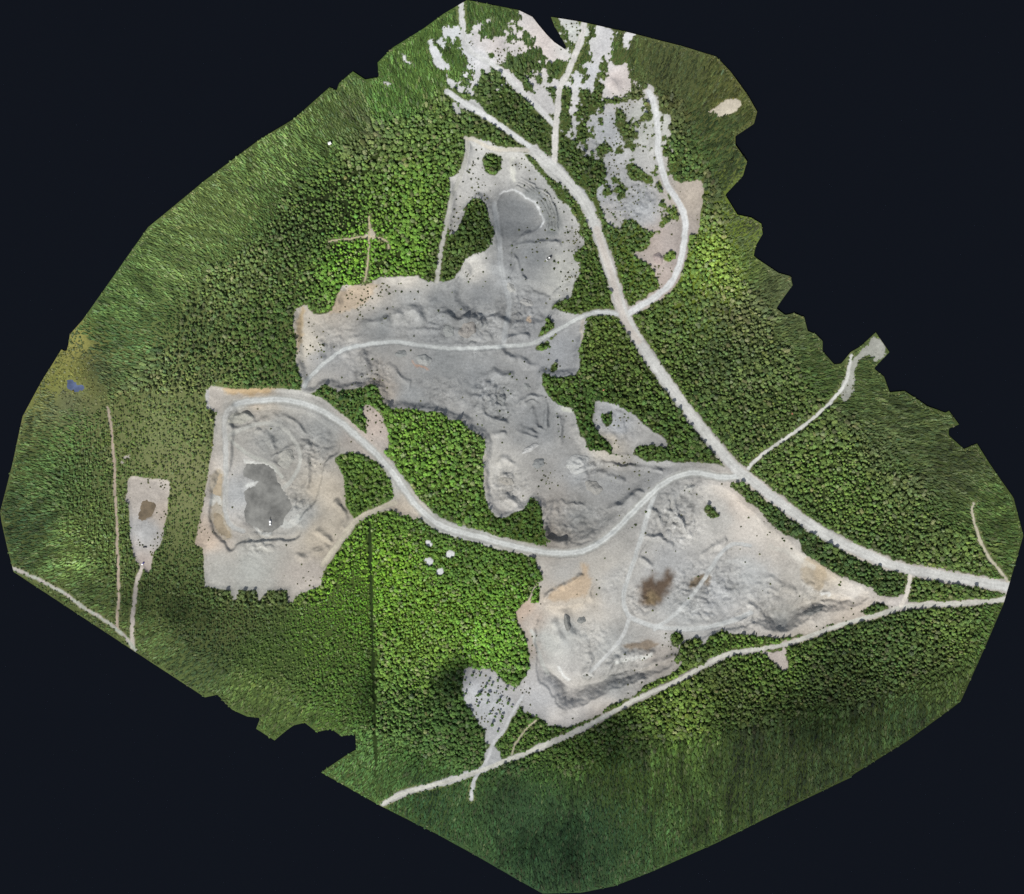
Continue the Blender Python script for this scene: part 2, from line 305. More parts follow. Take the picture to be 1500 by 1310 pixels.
H = 3.0 * fbm(X, Y, 220, 3, 21)
def pit(sd, depth, width, k=None):
    global H
    f = sstep(-sd, 0, width)
    if k is not None: f = f * k
    H = H - depth * f
near_quarry_road = sstep(road_d['quarry_road'], 9, 30)
mainpit = np.minimum(sds[1], np.full(X.shape, 40., np.float32))
pit(sds[0], 5.0, 14)
pit(sds[1], 7.0, 12, near_quarry_road)
RIM_N = [(718,345),(719,300),(724,284),(740,276),(754,270),(775,272),(795,285),(815,305),(822,335),(820,352),(790,356),(760,358),(740,362)]
open_n = 1 - sstep(Y, 318, 352)
pit(poly_sd(RIM_N, WXo, WYo), 4.0, 20, open_n * sstep(X, 730, 752))
SCARP_N = [(730,284),(754,276),(762,282),(772,290),(788,300),(797,322),(791,336),(770,345),(740,350),(726,340),(722,310)]
pit(poly_sd(SCARP_N, X + 1.5 * fbm(X, Y, 8, 2, 1), Y + 1.5 * fbm(X, Y, 8, 2, 2)), 3.0, 4, open_n * sstep(X, 722, 735))
FLOOR_N2 = [(748,362),(770,357),(812,360),(822,375),(825,400),(818,430),(800,440),(760,410),(742,400)]
pit(poly_sd(FLOOR_N2, WXo, WYo), 2.2, 5)
pit(sds[2], 1.5, 6)
RIM_W = [(306,735),(304,757),(310,782),(325,794),(331,807),(342,810),(350,797),(376,795),(406,793),(420,795),(440,790),(444,775),(438,765),(446,752),(462,742),(470,715),(474,690),(482,672),(500,662),(498,640),(482,619),(450,602),(410,595),(360,596),(342,602),(337,618),(338,640),(336,680),(330,697),(315,700)]
pit(poly_sd(RIM_W, X + 2.5 * fbm(X, Y, 10, 3, 31), Y + 2.5 * fbm(X, Y, 10, 3, 32)), 4.6, 4.5)
LOW_W = [(352,680),(385,676),(402,684),(412,705),(428,725),(432,745),(425,760),(436,770),(432,782),(408,785),(380,785),(365,778),(350,768),(345,750),(350,730),(346,715)]
pit(poly_sd(LOW_W, WXo, WYo), 1.2, 6)
RIM_SE = [(781,992),(804,1014),(822,1048),(845,1038),(877,1025),(911,1005),(945,996),(972,985),(995,965),(1015,948),(1045,928),(1080,922),(1110,915),(1127,923),(1150,928),(1172,918),(1201,898),(1226,894),(1262,887),(1278,872),(1262,860),(1235,850),(1200,832),(1165,802),(1130,778),(1100,748),(1070,718),(1035,708),(1000,718),(975,738),(950,790),(925,830),(895,850),(870,852),(862,880),(830,890),(795,888),(780,924),(786,950)]
rse = poly_sd(RIM_SE, WXo, WYo, 40)
pit(rse, 2.2, 3.5); pit(rse, 2.6, 14)
DEEP_SE = [(790,990),(806,1008),(826,1044),(845,1036),(877,1024),(911,1004),(945,995),(962,985),(955,965),(920,968),(890,975),(860,985),(830,985),(800,965)]
pit(poly_sd(DEEP_SE, WXo, WYo), 14.0, 25)
DEEP_SE2 = [(1105,905),(1127,922),(1150,927),(1172,917),(1201,897),(1226,893),(1262,886),(1245,872),(1207,866),(1175,868),(1150,880),(1122,886)]
pit(poly_sd(DEEP_SE2, WXo, WYo), 10.5, 20)
pit(sds[4], 1.5, 5)
pit(sds[5], 1.0, 5)
# embankment face below the quarry road
pit(poly_sd([(815,788),(850,792),(890,775),(915,745),(940,722),(955,712),(945,735),(918,765),(893,788),(868,798),(840,800)], WXo, WYo), 3.0, 8)

def ridge(pts, h, hw, smooth=2, sharp=1.0):
    global H
    d, par = line_d(pts, WXo, WYo, hw + 8, smooth)
    pr = np.clip(1 - d / hw, 0, 1)
    pr = pr * pr * (3 - 2 * pr) * .5 + pr * .5
    H = H + 1.75 * h * pr * np.clip(0.55 + 1.5 * (vnoise(X, Y, 11, 77) + .30), .15, 1.5)
def mound(x, y, rx, ry, rot, h):
    global H
    c, s_ = math.cos(math.radians(rot)), math.sin(math.radians(rot))
    u = ((WXo - x) * c + (WYo - y) * s_) / rx; v = (-(WXo - x) * s_ + (WYo - y) * c) / ry
    H = H + h * sstep(1 - np.sqrt(u * u + v * v), 0, 0.85)

# benches above the northern pit face
for k, off in enumerate((0, 4.5, 9, 13.5)):
    ridge([(757 + off*.5, 272 - off*.8), (775 + off*.7, 282 - off*.8), (792 + off, 293 - off*.5), (801 + off, 312), (801 + off, 335)], 1.7, 2.4)
# bunds and spoil rows
for pts, h, hw in [
  ([(778,338),(766,345),(752,355)],1.2,3),
  ([(750,362),(775,354),(820,355)],1.8,4),
  ([(752,378),(745,410)],1.0,2.5),([(754,376),(768,407)],1.2,2.5),([(745,410),(770,405)],0.9,2.5),
  ([(652,458),(668,470),(686,468),(700,474),(722,464),(740,470)],3.2,7),
  ([(566,466),(590,458),(608,455),(614,465)],3.0,9),
  ([(530,475),(545,474),(566,468)],1.8,5),
  ([(472,500),(473,515),(470,525)],1.4,4),
  ([(532,520),(536,535),(545,545)],2.2,5),
  ([(570,535),(580,545),(592,556)],1.6,4),([(598,560),(596,570)],1.2,4),
  ([(740,497),(755,492),(770,492)],2.4,4.5),
  ([(735,510),(742,520),(752,528)],1.8,5),([(756,524),(770,535),(785,535)],1.6,5),
  ([(722,545),(735,552),(748,552)],2.2,6),
  ([(714,560),(716,575),(720,592)],2.0,5),([(724,565),(726,590)],1.6,4),
  ([(695,570),(704,572)],1.6,5),([(684,578),(692,582)],1.5,5),
  ([(706,582),(708,600)],1.5,5),
  ([(712,608),(730,616),(740,617)],2.0,4),
  ([(724,638),(738,636)],2.0,4),
  ([(760,590),(775,579),(782,576),(800,588),(801,605),(800,624)],1.8,3.2),([(771,590),(783,584),(793,592)],1.5,3),
  ([(781,600),(780,615),(787,624),(796,630)],1.5,3),
  ([(756,632),(770,637),(784,643)],1.8,3),([(762,628),(784,636)],1.4,3),
  ([(819,610),(820,625),(819,640),(822,650)],1.8,4),
  ([(733,676),(742,673),(750,678)],1.8,5),([(738,700),(746,702)],1.6,5),([(742,728),(752,734),(758,742)],2.4,6),
  ([(822,735),(838,737),(856,740)],1.6,3),
  ([(806,740),(800,775),(800,788),(825,795)],2.0,4),
  ([(905,742),(925,728),(938,720)],2.2,4),([(894,745),(912,738)],1.4,4),
  ([(880,678),(905,682),(925,686),(948,680),(968,688)],1.8,3),
  ([(880,690),(900,700),(915,705)],1.4,4),
  ([(952,748),(964,755),(970,770)],2.0,3.5),([(947,785),(958,786),(966,784),(976,795),(985,800)],2.2,4),
  ([(980,748),(995,762),(1005,775),(1012,782)],2.2,4),([(985,720),(990,745)],1.4,4),
  ([(940,820),(955,828)],1.6,3.5),
  ([(800,876),(825,860),(850,842)],1.8,3),
  ([(920,985),(955,975),(975,965),(1000,955)],1.6,4),([(893,978),(905,965),(925,962),(955,958)],1.4,5),
  ([(862,962),(866,972),(856,985),(852,995),(866,990)],1.6,4),
  ([(828,900),(832,925),(838,928)],1.8,7),([(812,915),(820,935)],1.4,6),
  ([(1030,812),(1045,800),(1062,792)],1.3,4),([(1040,845),(1050,820),(1060,808)],1.6,5),
  ([(1125,860),(1140,868),(1145,862)],1.4,4),([(1100,885),(1108,893),(1120,905)],1.6,4),
  ([(1075,906),(1085,912),(1110,898)],1.4,4),([(1060,915),(1078,905),(1092,906)],1.2,4),
  ([(342,596),(334,610),(336,624),(350,630),(366,626),(372,612),(360,604)],1.3,3.2),
  ([(375,620),(392,610),(420,612),(435,618),(445,632)],1.2,3.5),
  ([(376,630),(388,632),(395,645),(400,658)],1.6,4),
  ([(450,650),(447,665),(452,685),(452,705),(442,720)],1.6,4),
  ([(490,735),(500,745),(506,760),(504,772)],1.8,4),([(467,778),(478,788),(482,792)],2.4,4.5),
  ([(440,815),(452,812),(466,810),(476,805)],2.0,5),
  ([(400,672),(412,662),(425,655)],1.2,3),([(400,678),(416,688)],1.2,3),
  ([(1128,845),(1145,858),(1165,866)],1.2,4),([(1180,875),(1205,885),(1230,880)],1.2,3),
  ([(700,500),(706,490)],0.8,3),
  ([(880,250),(895,232),(905,250)],0.0,1),
 ]:
    ridge(pts, h * 1.15, hw * 1.55)
for a in [(632,446,15,17,0,3.0),(462,650,12,9,0,-2.5),(475,640,14,10,20,1.5),(1005,705,9,6,0,1.5),(965,380,16,9,0,2.0),(700,290,10,6,0,1.2),(753,245,10,18,0,2.5),(902,125,18,12,60,3.0)]:
    mound(*a)

# rough spoil
rough = np.zeros(X.shape, np.float32)
for x, y, r, a in [(722,585,36,1.0),(700,480,40,.9),(760,455,35,.8),(640,475,28,.8),(545,550,34,.9),(500,500,36,.5),(650,570,40,.5),(745,715,30,.7),(860,685,28,.8),(830,765,36,.8),(870,770,30,.6),(990,760,42,.9),(890,840,24,1.0),(1025,870,46,1.0),(1060,850,40,.7),(940,880,26,.8),(920,975,36,.7),(870,940,30,.6),(1120,880,36,.6),(1090,910,26,.9),(455,660,34,.8),(400,630,40,.4),(350,612,20,.7),(420,720,22,.6),(440,740,24,.8),(380,795,26,.9),(850,230,40,.6),(930,290,44,.5),(1010,720,30,.6),(905,625,34,.4),(1190,880,34,.7),(600,470,26,.5)]:
    rough = np.maximum(rough, a * np.clip(1.3 - np.hypot(X - x, Y - y) / r, 0, 1))
flat = np.zeros(X.shape, np.float32)
for P_ in ([(300,800),(345,812),(440,800),(446,866),(300,862)], [(728,290),(760,282),(790,310),(780,345),(735,345)], [(742,372),(800,365),(822,400),(815,430),(765,405)], [(520,505),(600,512),(690,516),(690,550),(620,560),(560,530)], [(795,820),(900,800),(930,770),(900,860),(860,900),(800,890)], [(850,720),(930,690),(950,700),(900,745),(860,740)], [(1080,735),(1140,785),(1130,840),(1060,810)]):
    flat = np.maximum(flat, sstep(-poly_sd(P_, WXo, WYo, 20, 1), -2, 8))
rough = rough * (1 - flat)
rn = fbm(X, Y, 11, 4, 41, 0.55)
H = H + np.where(bare, (rough * 6.0 + 0.35) * (np.abs(rn) - 0.18) * 1.3 + 0.5 * (1 - .8 * flat) * fbm(X, Y, 36, 3, 60), 0.8 * fbm(X, Y, 20, 3, 66))
# roads: even them out and give them low windrows
Hs = H.copy()
for _ in range(6):
    Hs[1:-1, 1:-1] = (Hs[1:-1, 1:-1] * 2 + Hs[:-2, 1:-1] + Hs[2:, 1:-1] + Hs[1:-1, :-2] + Hs[1:-1, 2:]) / 6
rw = sstep(-road_edge, -2.5, 1.0)
H = H * (1 - rw) + Hs * rw
wind = np.exp(-((road_edge - 1.2) / 1.1) ** 2) * np.where(bare, 0.5, 0.2) * (vnoise(X, Y, 5, 5) + .7)
H = H + wind

# ponds
POND_W = [(357,678),(366,677),(385,679),(400,688),(408,709),(421,726),(427,737),(424,750),(417,762),(408,775),(391,780),(374,770),(361,768),(355,754),(359,739),(358,726),(363,714),(376,712),(376,706),(368,705),(357,700),(354,692)]
POND_B1 = [(321,690),(325,702),(321,728),(310,726),(312,711),(316,694)]
POND_B2 = [(308,749),(323,752),(329,773),(340,788),(323,787),(312,775)]
POND_S = [(212,733),(227,738),(229,746),(214,763),(205,765),(199,750)]
POND_M = [(94,559),(104,557),(112,562),(124,567),(118,573),(106,571),(98,570)]
WATER = []
for nm, P, mat, dep in [('pond', POND_W, 'grey', 1.0), ('pond', POND_B1, 'brown', .7), ('pond', POND_B2, 'brown', .7), ('pond', POND_S, 'olive', .8), ('pond', POND_M, 'blue', .6)]:
    sdw = poly_sd(P, X + 5 * fbm(X, Y, 11, 4, 14, .65), Y + 5 * fbm(X, Y, 11, 4, 15, .65), 20, 1)
    level = float(np.percentile(H[sdw < 0], 35))
    k = sstep(-sdw, -7, 3)
    H = H * (1 - k) + (level - dep * sstep(-sdw, -2.5, 3.5) + 0.25 * sstep(sdw, 0, 5)) * k
    WATER.append((P, mat, level - 0.25, sdw))

# ------------------------------------------------------------------ ground colours (albedo of the bare materials)
KG = np.array((0.526, 0.550, 0.564), np.float32)
def idw(pts, X, Y, power=3.0, soft=8.0):
    num = np.zeros(X.shape + (3,), np.float32); den = np.zeros(X.shape, np.float32)
    for x, y, c in pts:
        wgt = 1.0 / ((X - x) ** 2 + (Y - y) ** 2 + soft ** 2) ** (power / 2)
        num += wgt[..., None] * lin(c).astype(np.float32); den += wgt
    return num / den[..., None]
BARE_C = [(745,230,(212,206,194)),(700,260,(206,200,190)),(755,312,(138,139,138)),(740,335,(142,143,142)),(780,370,(142,143,142)),(735,400,(156,156,154)),(690,392,(210,202,188)),(832,400,(204,200,186)),(665,250,(210,203,190)),(818,290,(190,187,178)),
 (480,445,(200,184,162)),(530,432,(214,198,176)),(590,410,(216,204,186)),(600,435,(172,170,164)),(440,500,(208,194,170)),(480,520,(162,160,156)),(560,480,(150,150,147)),(650,440,(156,156,153)),(700,430,(156,156,154)),(650,530,(150,150,147)),(600,580,(154,154,151)),(700,560,(150,150,148)),(780,460,(154,153,151)),(820,520,(160,160,160)),(730,600,(154,153,149)),(790,620,(150,150,148)),(728,690,(212,204,190)),(740,740,(210,202,190)),(850,690,(160,159,156)),(900,710,(158,156,152)),(850,760,(156,154,148)),(812,740,(172,162,150)),(805,790,(150,138,124)),(960,690,(166,163,158)),(640,480,(154,154,152)),(520,545,(162,158,152)),(545,575,(190,172,150)),
 (900,620,(172,172,172)),(890,655,(196,182,160)),(340,610,(184,179,167)),(400,640,(168,165,156)),(470,630,(168,166,159)),(345,720,(182,180,175)),(440,760,(174,171,162)),(480,720,(204,186,158)),(470,790,(196,178,150)),(490,770,(192,176,150)),(370,835,(184,181,168)),(320,840,(190,184,170)),(455,845,(200,184,166)),(303,700,(200,184,164)),(292,790,(208,180,150)),(312,590,(208,194,176)),(370,573,(208,182,146)),(430,573,(196,190,178)),
 (545,620,(208,184,164)),(590,752,(206,186,158)),(990,740,(172,168,160)),(1050,760,(188,181,169)),(1085,740,(206,188,168)),(1110,770,(214,200,182)),(1140,790,(202,188,170)),(900,850,(174,169,160)),(830,840,(178,171,160)),(850,870,(196,178,152)),(820,884,(196,178,154)),(880,830,(190,180,164)),(830,930,(172,170,162)),(800,940,(194,191,179)),(900,950,(170,167,159)),(980,830,(168,165,160)),(1050,870,(172,170,166)),(1100,840,(176,174,168)),(1190,850,(190,182,168)),(1205,838,(200,180,150)),(1255,862,(210,198,182)),(830,1055,(196,186,174)),(785,1025,(178,174,170)),(900,1010,(160,157,150)),(1000,900,(170,168,162)),(1150,910,(160,157,149)),(762,895,(210,178,148)),(770,940,(196,176,156)),(768,1005,(200,193,186)),(900,1045,(206,188,168)),(970,965,(172,160,146)),(1170,940,(206,188,164)),(1250,900,(206,186,162)),
 (660,60,(226,225,222)),(690,90,(230,228,226)),(720,70,(228,212,202)),(712,88,(242,236,232)),(800,60,(236,216,204)),(890,60,(222,216,212)),(900,115,(232,212,200)),(866,110,(214,212,212)),(840,45,(220,220,206)),(690,180,(190,188,180)),(890,190,(184,184,183)),(880,280,(178,178,178)),(940,300,(178,178,177)),(950,180,(206,204,190)),(1005,290,(202,182,158)),(985,370,(186,168,156)),(960,360,(196,174,158)),(975,410,(196,174,158)),(1062,155,(218,200,168)),(715,1030,(194,193,192)),(1255,545,(176,174,156)),(215,712,(204,188,170)),(215,780,(194,190,184)),(240,760,(206,184,160)),(210,830,(200,180,164)),(1330,885,(212,198,184)),(541,345,(222,204,170)),(700,785,(180,177,166)),(640,770,(182,178,166)),(760,806,(182,174,158)),(588,705,(182,178,166)),(1000,570,(200,194,182)),(1200,785,(200,194,184)),(870,320,(198,190,178)),(630,800,(244,242,240)),(650,835,(244,242,240)),(1150,960,(196,178,164)),(720,1115,(196,194,190))]
wxc = X + 14 * fbm(X, Y, 24, 3, 71); wyc = Y + 14 * fbm(X, Y, 24, 3, 72)
base = idw(BARE_C, wxc, wyc)
base = base * .68 + base.mean(-1, keepdims=True) * .32
base = base * (1 + .16 * sstep(-sds[BARE.index(PIT_SE)], 0, 12))[..., None]
# stains and patches with a shape of their own
def blot(P, c, soft=2.0, amt=1.0):
    global base
    sd = poly_sd(P, X + 6 * fbm(X, Y, 10, 4, 33, .6), Y + 6 * fbm(X, Y, 10, 4, 34, .6), 20, 1)
    m = (sstep(-sd, -soft, soft) * amt)[..., None]
    base = base * (1 - m) + lin(c).astype(np.float32) * m
blot([(940,855),(950,845),(958,838),(962,850),(972,845),(980,830),(988,845),(985,860),(975,870),(968,885),(955,892),(942,885),(936,870)], (108,92,78), 8)
blot([(948,872),(958,866),(966,876),(960,888),(950,886)], (138,120,94), 7)
blot([(1008,855),(1022,842),(1040,838),(1040,856),(1028,856),(1010,864)], (134,120,102), 4)
blot([(914,945),(930,938),(965,940),(960,950),(935,954),(916,952)], (138,120,100), 3, .8)
blot([(853,822),(864,832),(863,874),(838,876),(815,884),(796,874),(825,858),(850,842)], (202,180,154), 4)
blot([(306,690),(326,690),(325,728),(335,770),(342,790),(320,790),(306,760),(310,725)], (172,160,140), 3, .8)
blot([(325,566),(400,564),(412,570),(380,578),(330,578)], (210,178,132), 3, .7)
blot([(440,450),(447,452),(440,500),(434,520),(432,480)], (204,176,132), 3, .7)
blot([(480,458),(500,420),(560,412),(540,440),(500,462)], (212,186,154), 3, .6)
blot([(768,466),(776,470),(784,472),(775,462)], (208,180,150), 1.5, .8)
blot([(1180,812),(1195,822),(1215,840),(1205,868),(1190,862),(1172,846)], (172,150,116), 3, .5)
blot([(602,527),(608,534),(625,538),(632,540),(622,542),(604,536)], (196,150,120), 1.5, .7)
blot([(205,742),(222,740),(226,752),(212,764),(203,756)], (128,112,92), 3, .7)
def line_blot(pts, c, wd, amt=1.0):
    global base
    d, _ = line_d(pts, WXo, WYo, wd + 10, 2)
    m = (sstep(wd - d, -1.2, 1.5) * amt * (.6 + .8 * (vnoise(X, Y, 7, 19) + .5)).clip(0, 1))[..., None]
    base = base * (1 - m) + lin(c).astype(np.float32) * m
# pale cut faces and marl; north scarp and crests carry painted sun brightness
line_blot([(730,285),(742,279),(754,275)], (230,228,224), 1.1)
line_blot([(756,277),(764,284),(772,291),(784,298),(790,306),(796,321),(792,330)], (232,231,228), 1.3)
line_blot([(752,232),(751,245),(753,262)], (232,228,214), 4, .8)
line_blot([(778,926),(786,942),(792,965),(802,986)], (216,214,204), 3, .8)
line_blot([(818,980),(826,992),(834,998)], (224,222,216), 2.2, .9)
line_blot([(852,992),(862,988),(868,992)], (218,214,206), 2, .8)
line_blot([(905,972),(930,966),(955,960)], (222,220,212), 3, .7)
line_blot([(358,677),(375,676),(392,682),(403,692)], (218,215,206), 1.8, .9)
line_blot([(358,712),(372,710),(376,704)], (220,218,210), 2.0, .9)
line_blot([(372,772),(382,780),(392,783)], (222,219,210), 3.0, .8)
line_blot([(1205,872),(1218,868),(1216,876)], (232,230,224), 2.2, .8)
line_blot([(1130,800),(1165,815),(1190,832)], (214,208,196), 4, .5)
line_blot([(1065,820),(1085,822),(1110,830),(1130,840)], (200,198,192), 3, .5)
line_blot([(700,466),(712,460),(722,456)], (214,212,206), 1.5, .7)
line_blot([(744,428),(748,420),(754,426)], (216,212,202), 2, .6)
line_blot([(712,735),(722,748),(735,752)], (218,210,200), 6, .6)
line_blot([(708,668),(709,690),(712,720)], (208,198,184), 4, .7)
line_blot([(796,558),(806,575),(818,586)], (206,190,168), 3, .8)
line_blot([(825,598),(838,600),(842,600)], (196,196,180), 5, .6)
line_blot([(852,468),(854,490),(852,520)], (206,190,168), 2.6, .6)
line_blot([(300,572),(297,588),(303,600)], (212,208,204), 5, .8)
line_blot([(308,735),(312,725),(320,738)], (214,212,204), 5, .7)
line_blot([(412,765),(425,770),(436,760)], (206,204,196), 6, .6)
line_blot([(556,592),(565,598),(580,600)], (210,200,186), 2, .7)
line_blot([(655,620),(668,619),(676,617)], (214,200,176), 2.4, .8)
# mottling: damp and dusty areas with outlines of their own
mot = fbm(X, Y, 46, 5, 910, .62); mot2 = fbm(X, Y, 9, 4, 911, .6)
base = base * np.clip(1 + (.26 * mot + .22 * mot2 * (.5 + rough)) * (1 - .65 * flat), .6, 1.4)[..., None]
rid = 1 - np.abs(fbm(X + 4 * mot2, Y, 16, 4, 930, .6)) * 2.2
base = base * (1 + .30 * sstep(rid, .80, .97) * sstep(rough, .15, .6) * sstep(fbm(X, Y, 40, 2, 933), -.1, .2))[..., None]
base = base * (1 - .22 * sstep(-fbm(X, Y, 13, 4, 940, .6), .28, .5) * sstep(rough, .1, .5))[..., None]
# faint wheel marks on the worked floors
wm = np.abs(vnoise(X * .6 + Y * .8 + 30 * fbm(X, Y, 120, 2, 5), X * .05, 3.2, 77)) + np.abs(vnoise(Y * 1.0 - X * .25 + 40 * fbm(X, Y, 150, 2, 6), X * .04, 3.6, 78))
base = base * (1 + .10 * (wm - .5))[..., None]
streak = vnoise(X, Y, 3.0, 8) + vnoise(X, Y, 6.5, 18)
blot([(762,280),(778,270),(800,284),(822,310),(826,340),(800,346),(800,322),(788,298)], (134,136,134), 4, .75)
# roads
roadmask = np.zeros(X.shape, np.float32)
for k in ROAD_ORDER:
    hw = ROADS[k][1]; d = road_d[k]
    faint = 0.85 if k in ('floor_track','pit_road','pit_branch','pit_curve','pit_loop_track','pit_diagonal_track') else 1.0
    if k in ('haul_road', 'quarry_road'):
        # worn pale running lane inside a duller verge
        m = sstep(hw + 1.0 - d, 0, 3) * (0.75 if k == 'quarry_road' else .6)
        base = base * (1 - m[..., None]) + lin((178,176,168) if k == 'quarry_road' else (160,160,157)).astype(np.float32) * m[..., None]
        m = sstep(hw * 0.55 - d, -1.2, 1.2)
    else:
        m = sstep(hw + 0.4 - d, -0.3, 1.5) * faint
        if k in ('west_edge_road',): m = m * sstep(streak, -.35, .1)
    tone = lin(ROADS[k][4]).astype(np.float32)
    d = d + .5 * fbm(X, Y, 14, 3, 44)
    lane = 1.0 + 0.10 * np.exp(-((d - hw * .35) / (hw * .18)) ** 2) - 0.05 * np.exp(-(d / (hw * .15)) ** 2) * (hw > 3)
    lane = lane * (1 + .20 * fbm(X, Y, 30, 4, 45, .6) + .16 * fbm(X, Y, 6, 3, 46))
    base = base * (1 - m[..., None]) + (tone * lane[..., None]) * m[..., None]
    roadmask = np.maximum(roadmask, m)
pink = line_d([(874,336),(888,380),(900,418),(913,470),(935,500)], X, Y, 30)[0]
m = (sstep(7 - pink, 0, 4) * .5)[..., None]
base = base * (1 - m) + lin((205,188,174)).astype(np.float32) * m

base = base * KG
# vegetated ground
FLOOR_C = [(150,455,(62,80,44)),(185,400,(66,84,46)),(300,300,(62,74,40)),(600,300,(42,54,24)),(480,320,(34,42,24)),(240,620,(98,106,70)),(270,680,(104,108,74)),(80,700,(52,64,36)),(120,800,(62,72,40)),(100,560,(106,108,56)),(108,510,(122,120,68)),(70,565,(98,102,52)),(100,590,(80,86,66)),(140,540,(52,60,40)),(380,950,(54,72,36)),(640,880,(56,72,24)),(640,1060,(46,62,32)),(900,1100,(44,56,26)),(1250,1010,(38,46,24)),(800,1220,(40,58,38)),(950,560,(36,44,22)),(1100,560,(44,54,30)),(1250,730,(46,56,30)),(1150,420,(62,70,46)),(1000,100,(60,66,40)),(1040,390,(88,104,40)),(530,710,(62,82,34)),(620,110,(56,74,36)),(320,620,(88,96,60)),(350,920,(66,72,44)),(1070,125,(66,70,40)),(725,385,(46,56,28))]
floorc = idw(FLOOR_C, wxc, wyc, 3.0, 20.0) * 1.0
bm = sstep(-np.maximum(bare_sd, -green_sd), -0.8, 1.0)
keep = np.clip(np.maximum(bm, sstep(-road_edge_forest, -1.0, .6)), 0, 1)
verge = sstep(6 - road_edge_forest, 0, 4) * .5
floorc = floorc * (1 - verge[..., None]) + lin((92,98,62)).astype(np.float32) * verge[..., None]
so = sstep(inner_sd, -10, 50)[..., None]
rd_ = (sstep(3.6 - np.abs(X - (541 + (Y - 780) * .03)), 0, 2) * (Y > 755) * (Y < 1150))[..., None]
floorc = floorc * (1 - rd_) + lin((38,50,26)).astype(np.float32) * rd_
floorc = floorc * (1 + .25 * so * (X > 220)[..., None])
base = base * keep[..., None] + floorc * (1 - keep[..., None])
rough_attr = np.where(bare, 0.35 + 0.65 * rough, 0.6).astype(np.float32) * (1 - 0.8 * roadmask * (road_edge < 0))

# ------------------------------------------------------------------ materials
def new_mat(name):
    m = bpy.data.materials.new(name); m.use_nodes = True
    n = m.node_tree.nodes; l = m.node_tree.links
    b = n["Principled BSDF"]; b.inputs["Roughness"].default_value = 0.95
    b.inputs["Specular IOR Level"].default_value = 0.1
    return m, n, l, b

def math_node(n, l, op, a, b):
    q = n.new("ShaderNodeMath"); q.operation = op
    for i, v in enumerate((a, b)):
        if hasattr(v, 'links') or hasattr(v, 'is_linked'): l.new(v, q.inputs[i])
        else: q.inputs[i].default_value = v
    return q.outputs[0]

def scale_col(n, l, col, f):
    v = n.new("ShaderNodeVectorMath"); v.operation = 'SCALE'
    l.new(col, v.inputs[0]); l.new(f, v.inputs['Scale'])
    return v.outputs[0]

def noise(n, l, coord, scale, detail=4, rough=.6):
    t = n.new("ShaderNodeTexNoise"); t.inputs["Scale"].default_value = scale
    t.inputs["Detail"].default_value = detail; t.inputs["Roughness"].default_value = rough
    l.new(coord, t.inputs["Vector"]); return t.outputs["Fac"]

def remap(n, l, v, a, b, c, d):
    q = n.new("ShaderNodeMapRange"); q.inputs[1].default_value = a; q.inputs[2].default_value = b
    q.inputs[3].default_value = c; q.inputs[4].default_value = d; l.new(v, q.inputs[0]); return q.outputs[0]

def ground_material():
    m, n, l, b = new_mat("gravel_ground")
    at = n.new("ShaderNodeAttribute"); at.attribute_name = "base"
    ra = n.new("ShaderNodeAttribute"); ra.attribute_name = "rough"
    g = n.new("ShaderNodeNewGeometry").outputs["Position"]
    f1 = remap(n, l, noise(n, l, g, 0.035, 5), .3, .7, .90, 1.10)
    f2 = remap(n, l, noise(n, l, g, 0.40, 5, .8), .3, .7, .78, 1.20)
    f = math_node(n, l, 'MULTIPLY', f1, f2)
    # scattered darker stones and lighter dust
    vo = n.new("ShaderNodeTexVoronoi"); vo.inputs["Scale"].default_value = 0.30; l.new(g, vo.inputs["Vector"])
    st = remap(n, l, vo.outputs["Distance"], .10, .22, .62, 1.0)
    pick = n.new("ShaderNodeSeparateColor"); l.new(vo.outputs["Color"], pick.inputs[0])
    thr = n.new("ShaderNodeMath"); thr.operation = 'LESS_THAN'; l.new(pick.outputs[0], thr.inputs[0])
    l.new(math_node(n, l, 'MULTIPLY', ra.outputs["Fac"], 0.34), thr.inputs[1])
    mx = n.new("ShaderNodeMix"); mx.data_type = 'FLOAT'; mx.inputs[2].default_value = 1.0
    l.new(thr.outputs[0], mx.inputs[0]); l.new(st, mx.inputs[3])
    f = math_node(n, l, 'MULTIPLY', f, mx.outputs[0])
    l.new(scale_col(n, l, at.outputs["Color"], f), b.inputs["Base Color"])
    bp = n.new("ShaderNodeBump"); bp.inputs["Distance"].default_value = 1.2
    l.new(ra.outputs["Fac"], bp.inputs["Strength"])
    l.new(noise(n, l, g, 0.28, 6, .65), bp.inputs["Height"]); l.new(bp.outputs[0], b.inputs["Normal"])
    b.inputs["Roughness"].default_value = 1.0; b.inputs["Specular IOR Level"].default_value = 0.0
    return m
M_GROUND = ground_material()

def plain(name, c, rough=.6, spec=.3, var=.12, scale=.6):
    m, n, l, b = new_mat(name)
    g = n.new("ShaderNodeTexCoord").outputs["Object"]
    rgb = n.new("ShaderNodeRGB"); rgb.outputs[0].default_value = (*lin(c), 1)
    f = remap(n, l, noise(n, l, g, scale, 3), .3, .7, 1 - var, 1 + var)
    l.new(scale_col(n, l, rgb.outputs[0], f), b.inputs["Base Color"])
    b.inputs["Roughness"].default_value = rough; b.inputs["Specular IOR Level"].default_value = spec
    return m

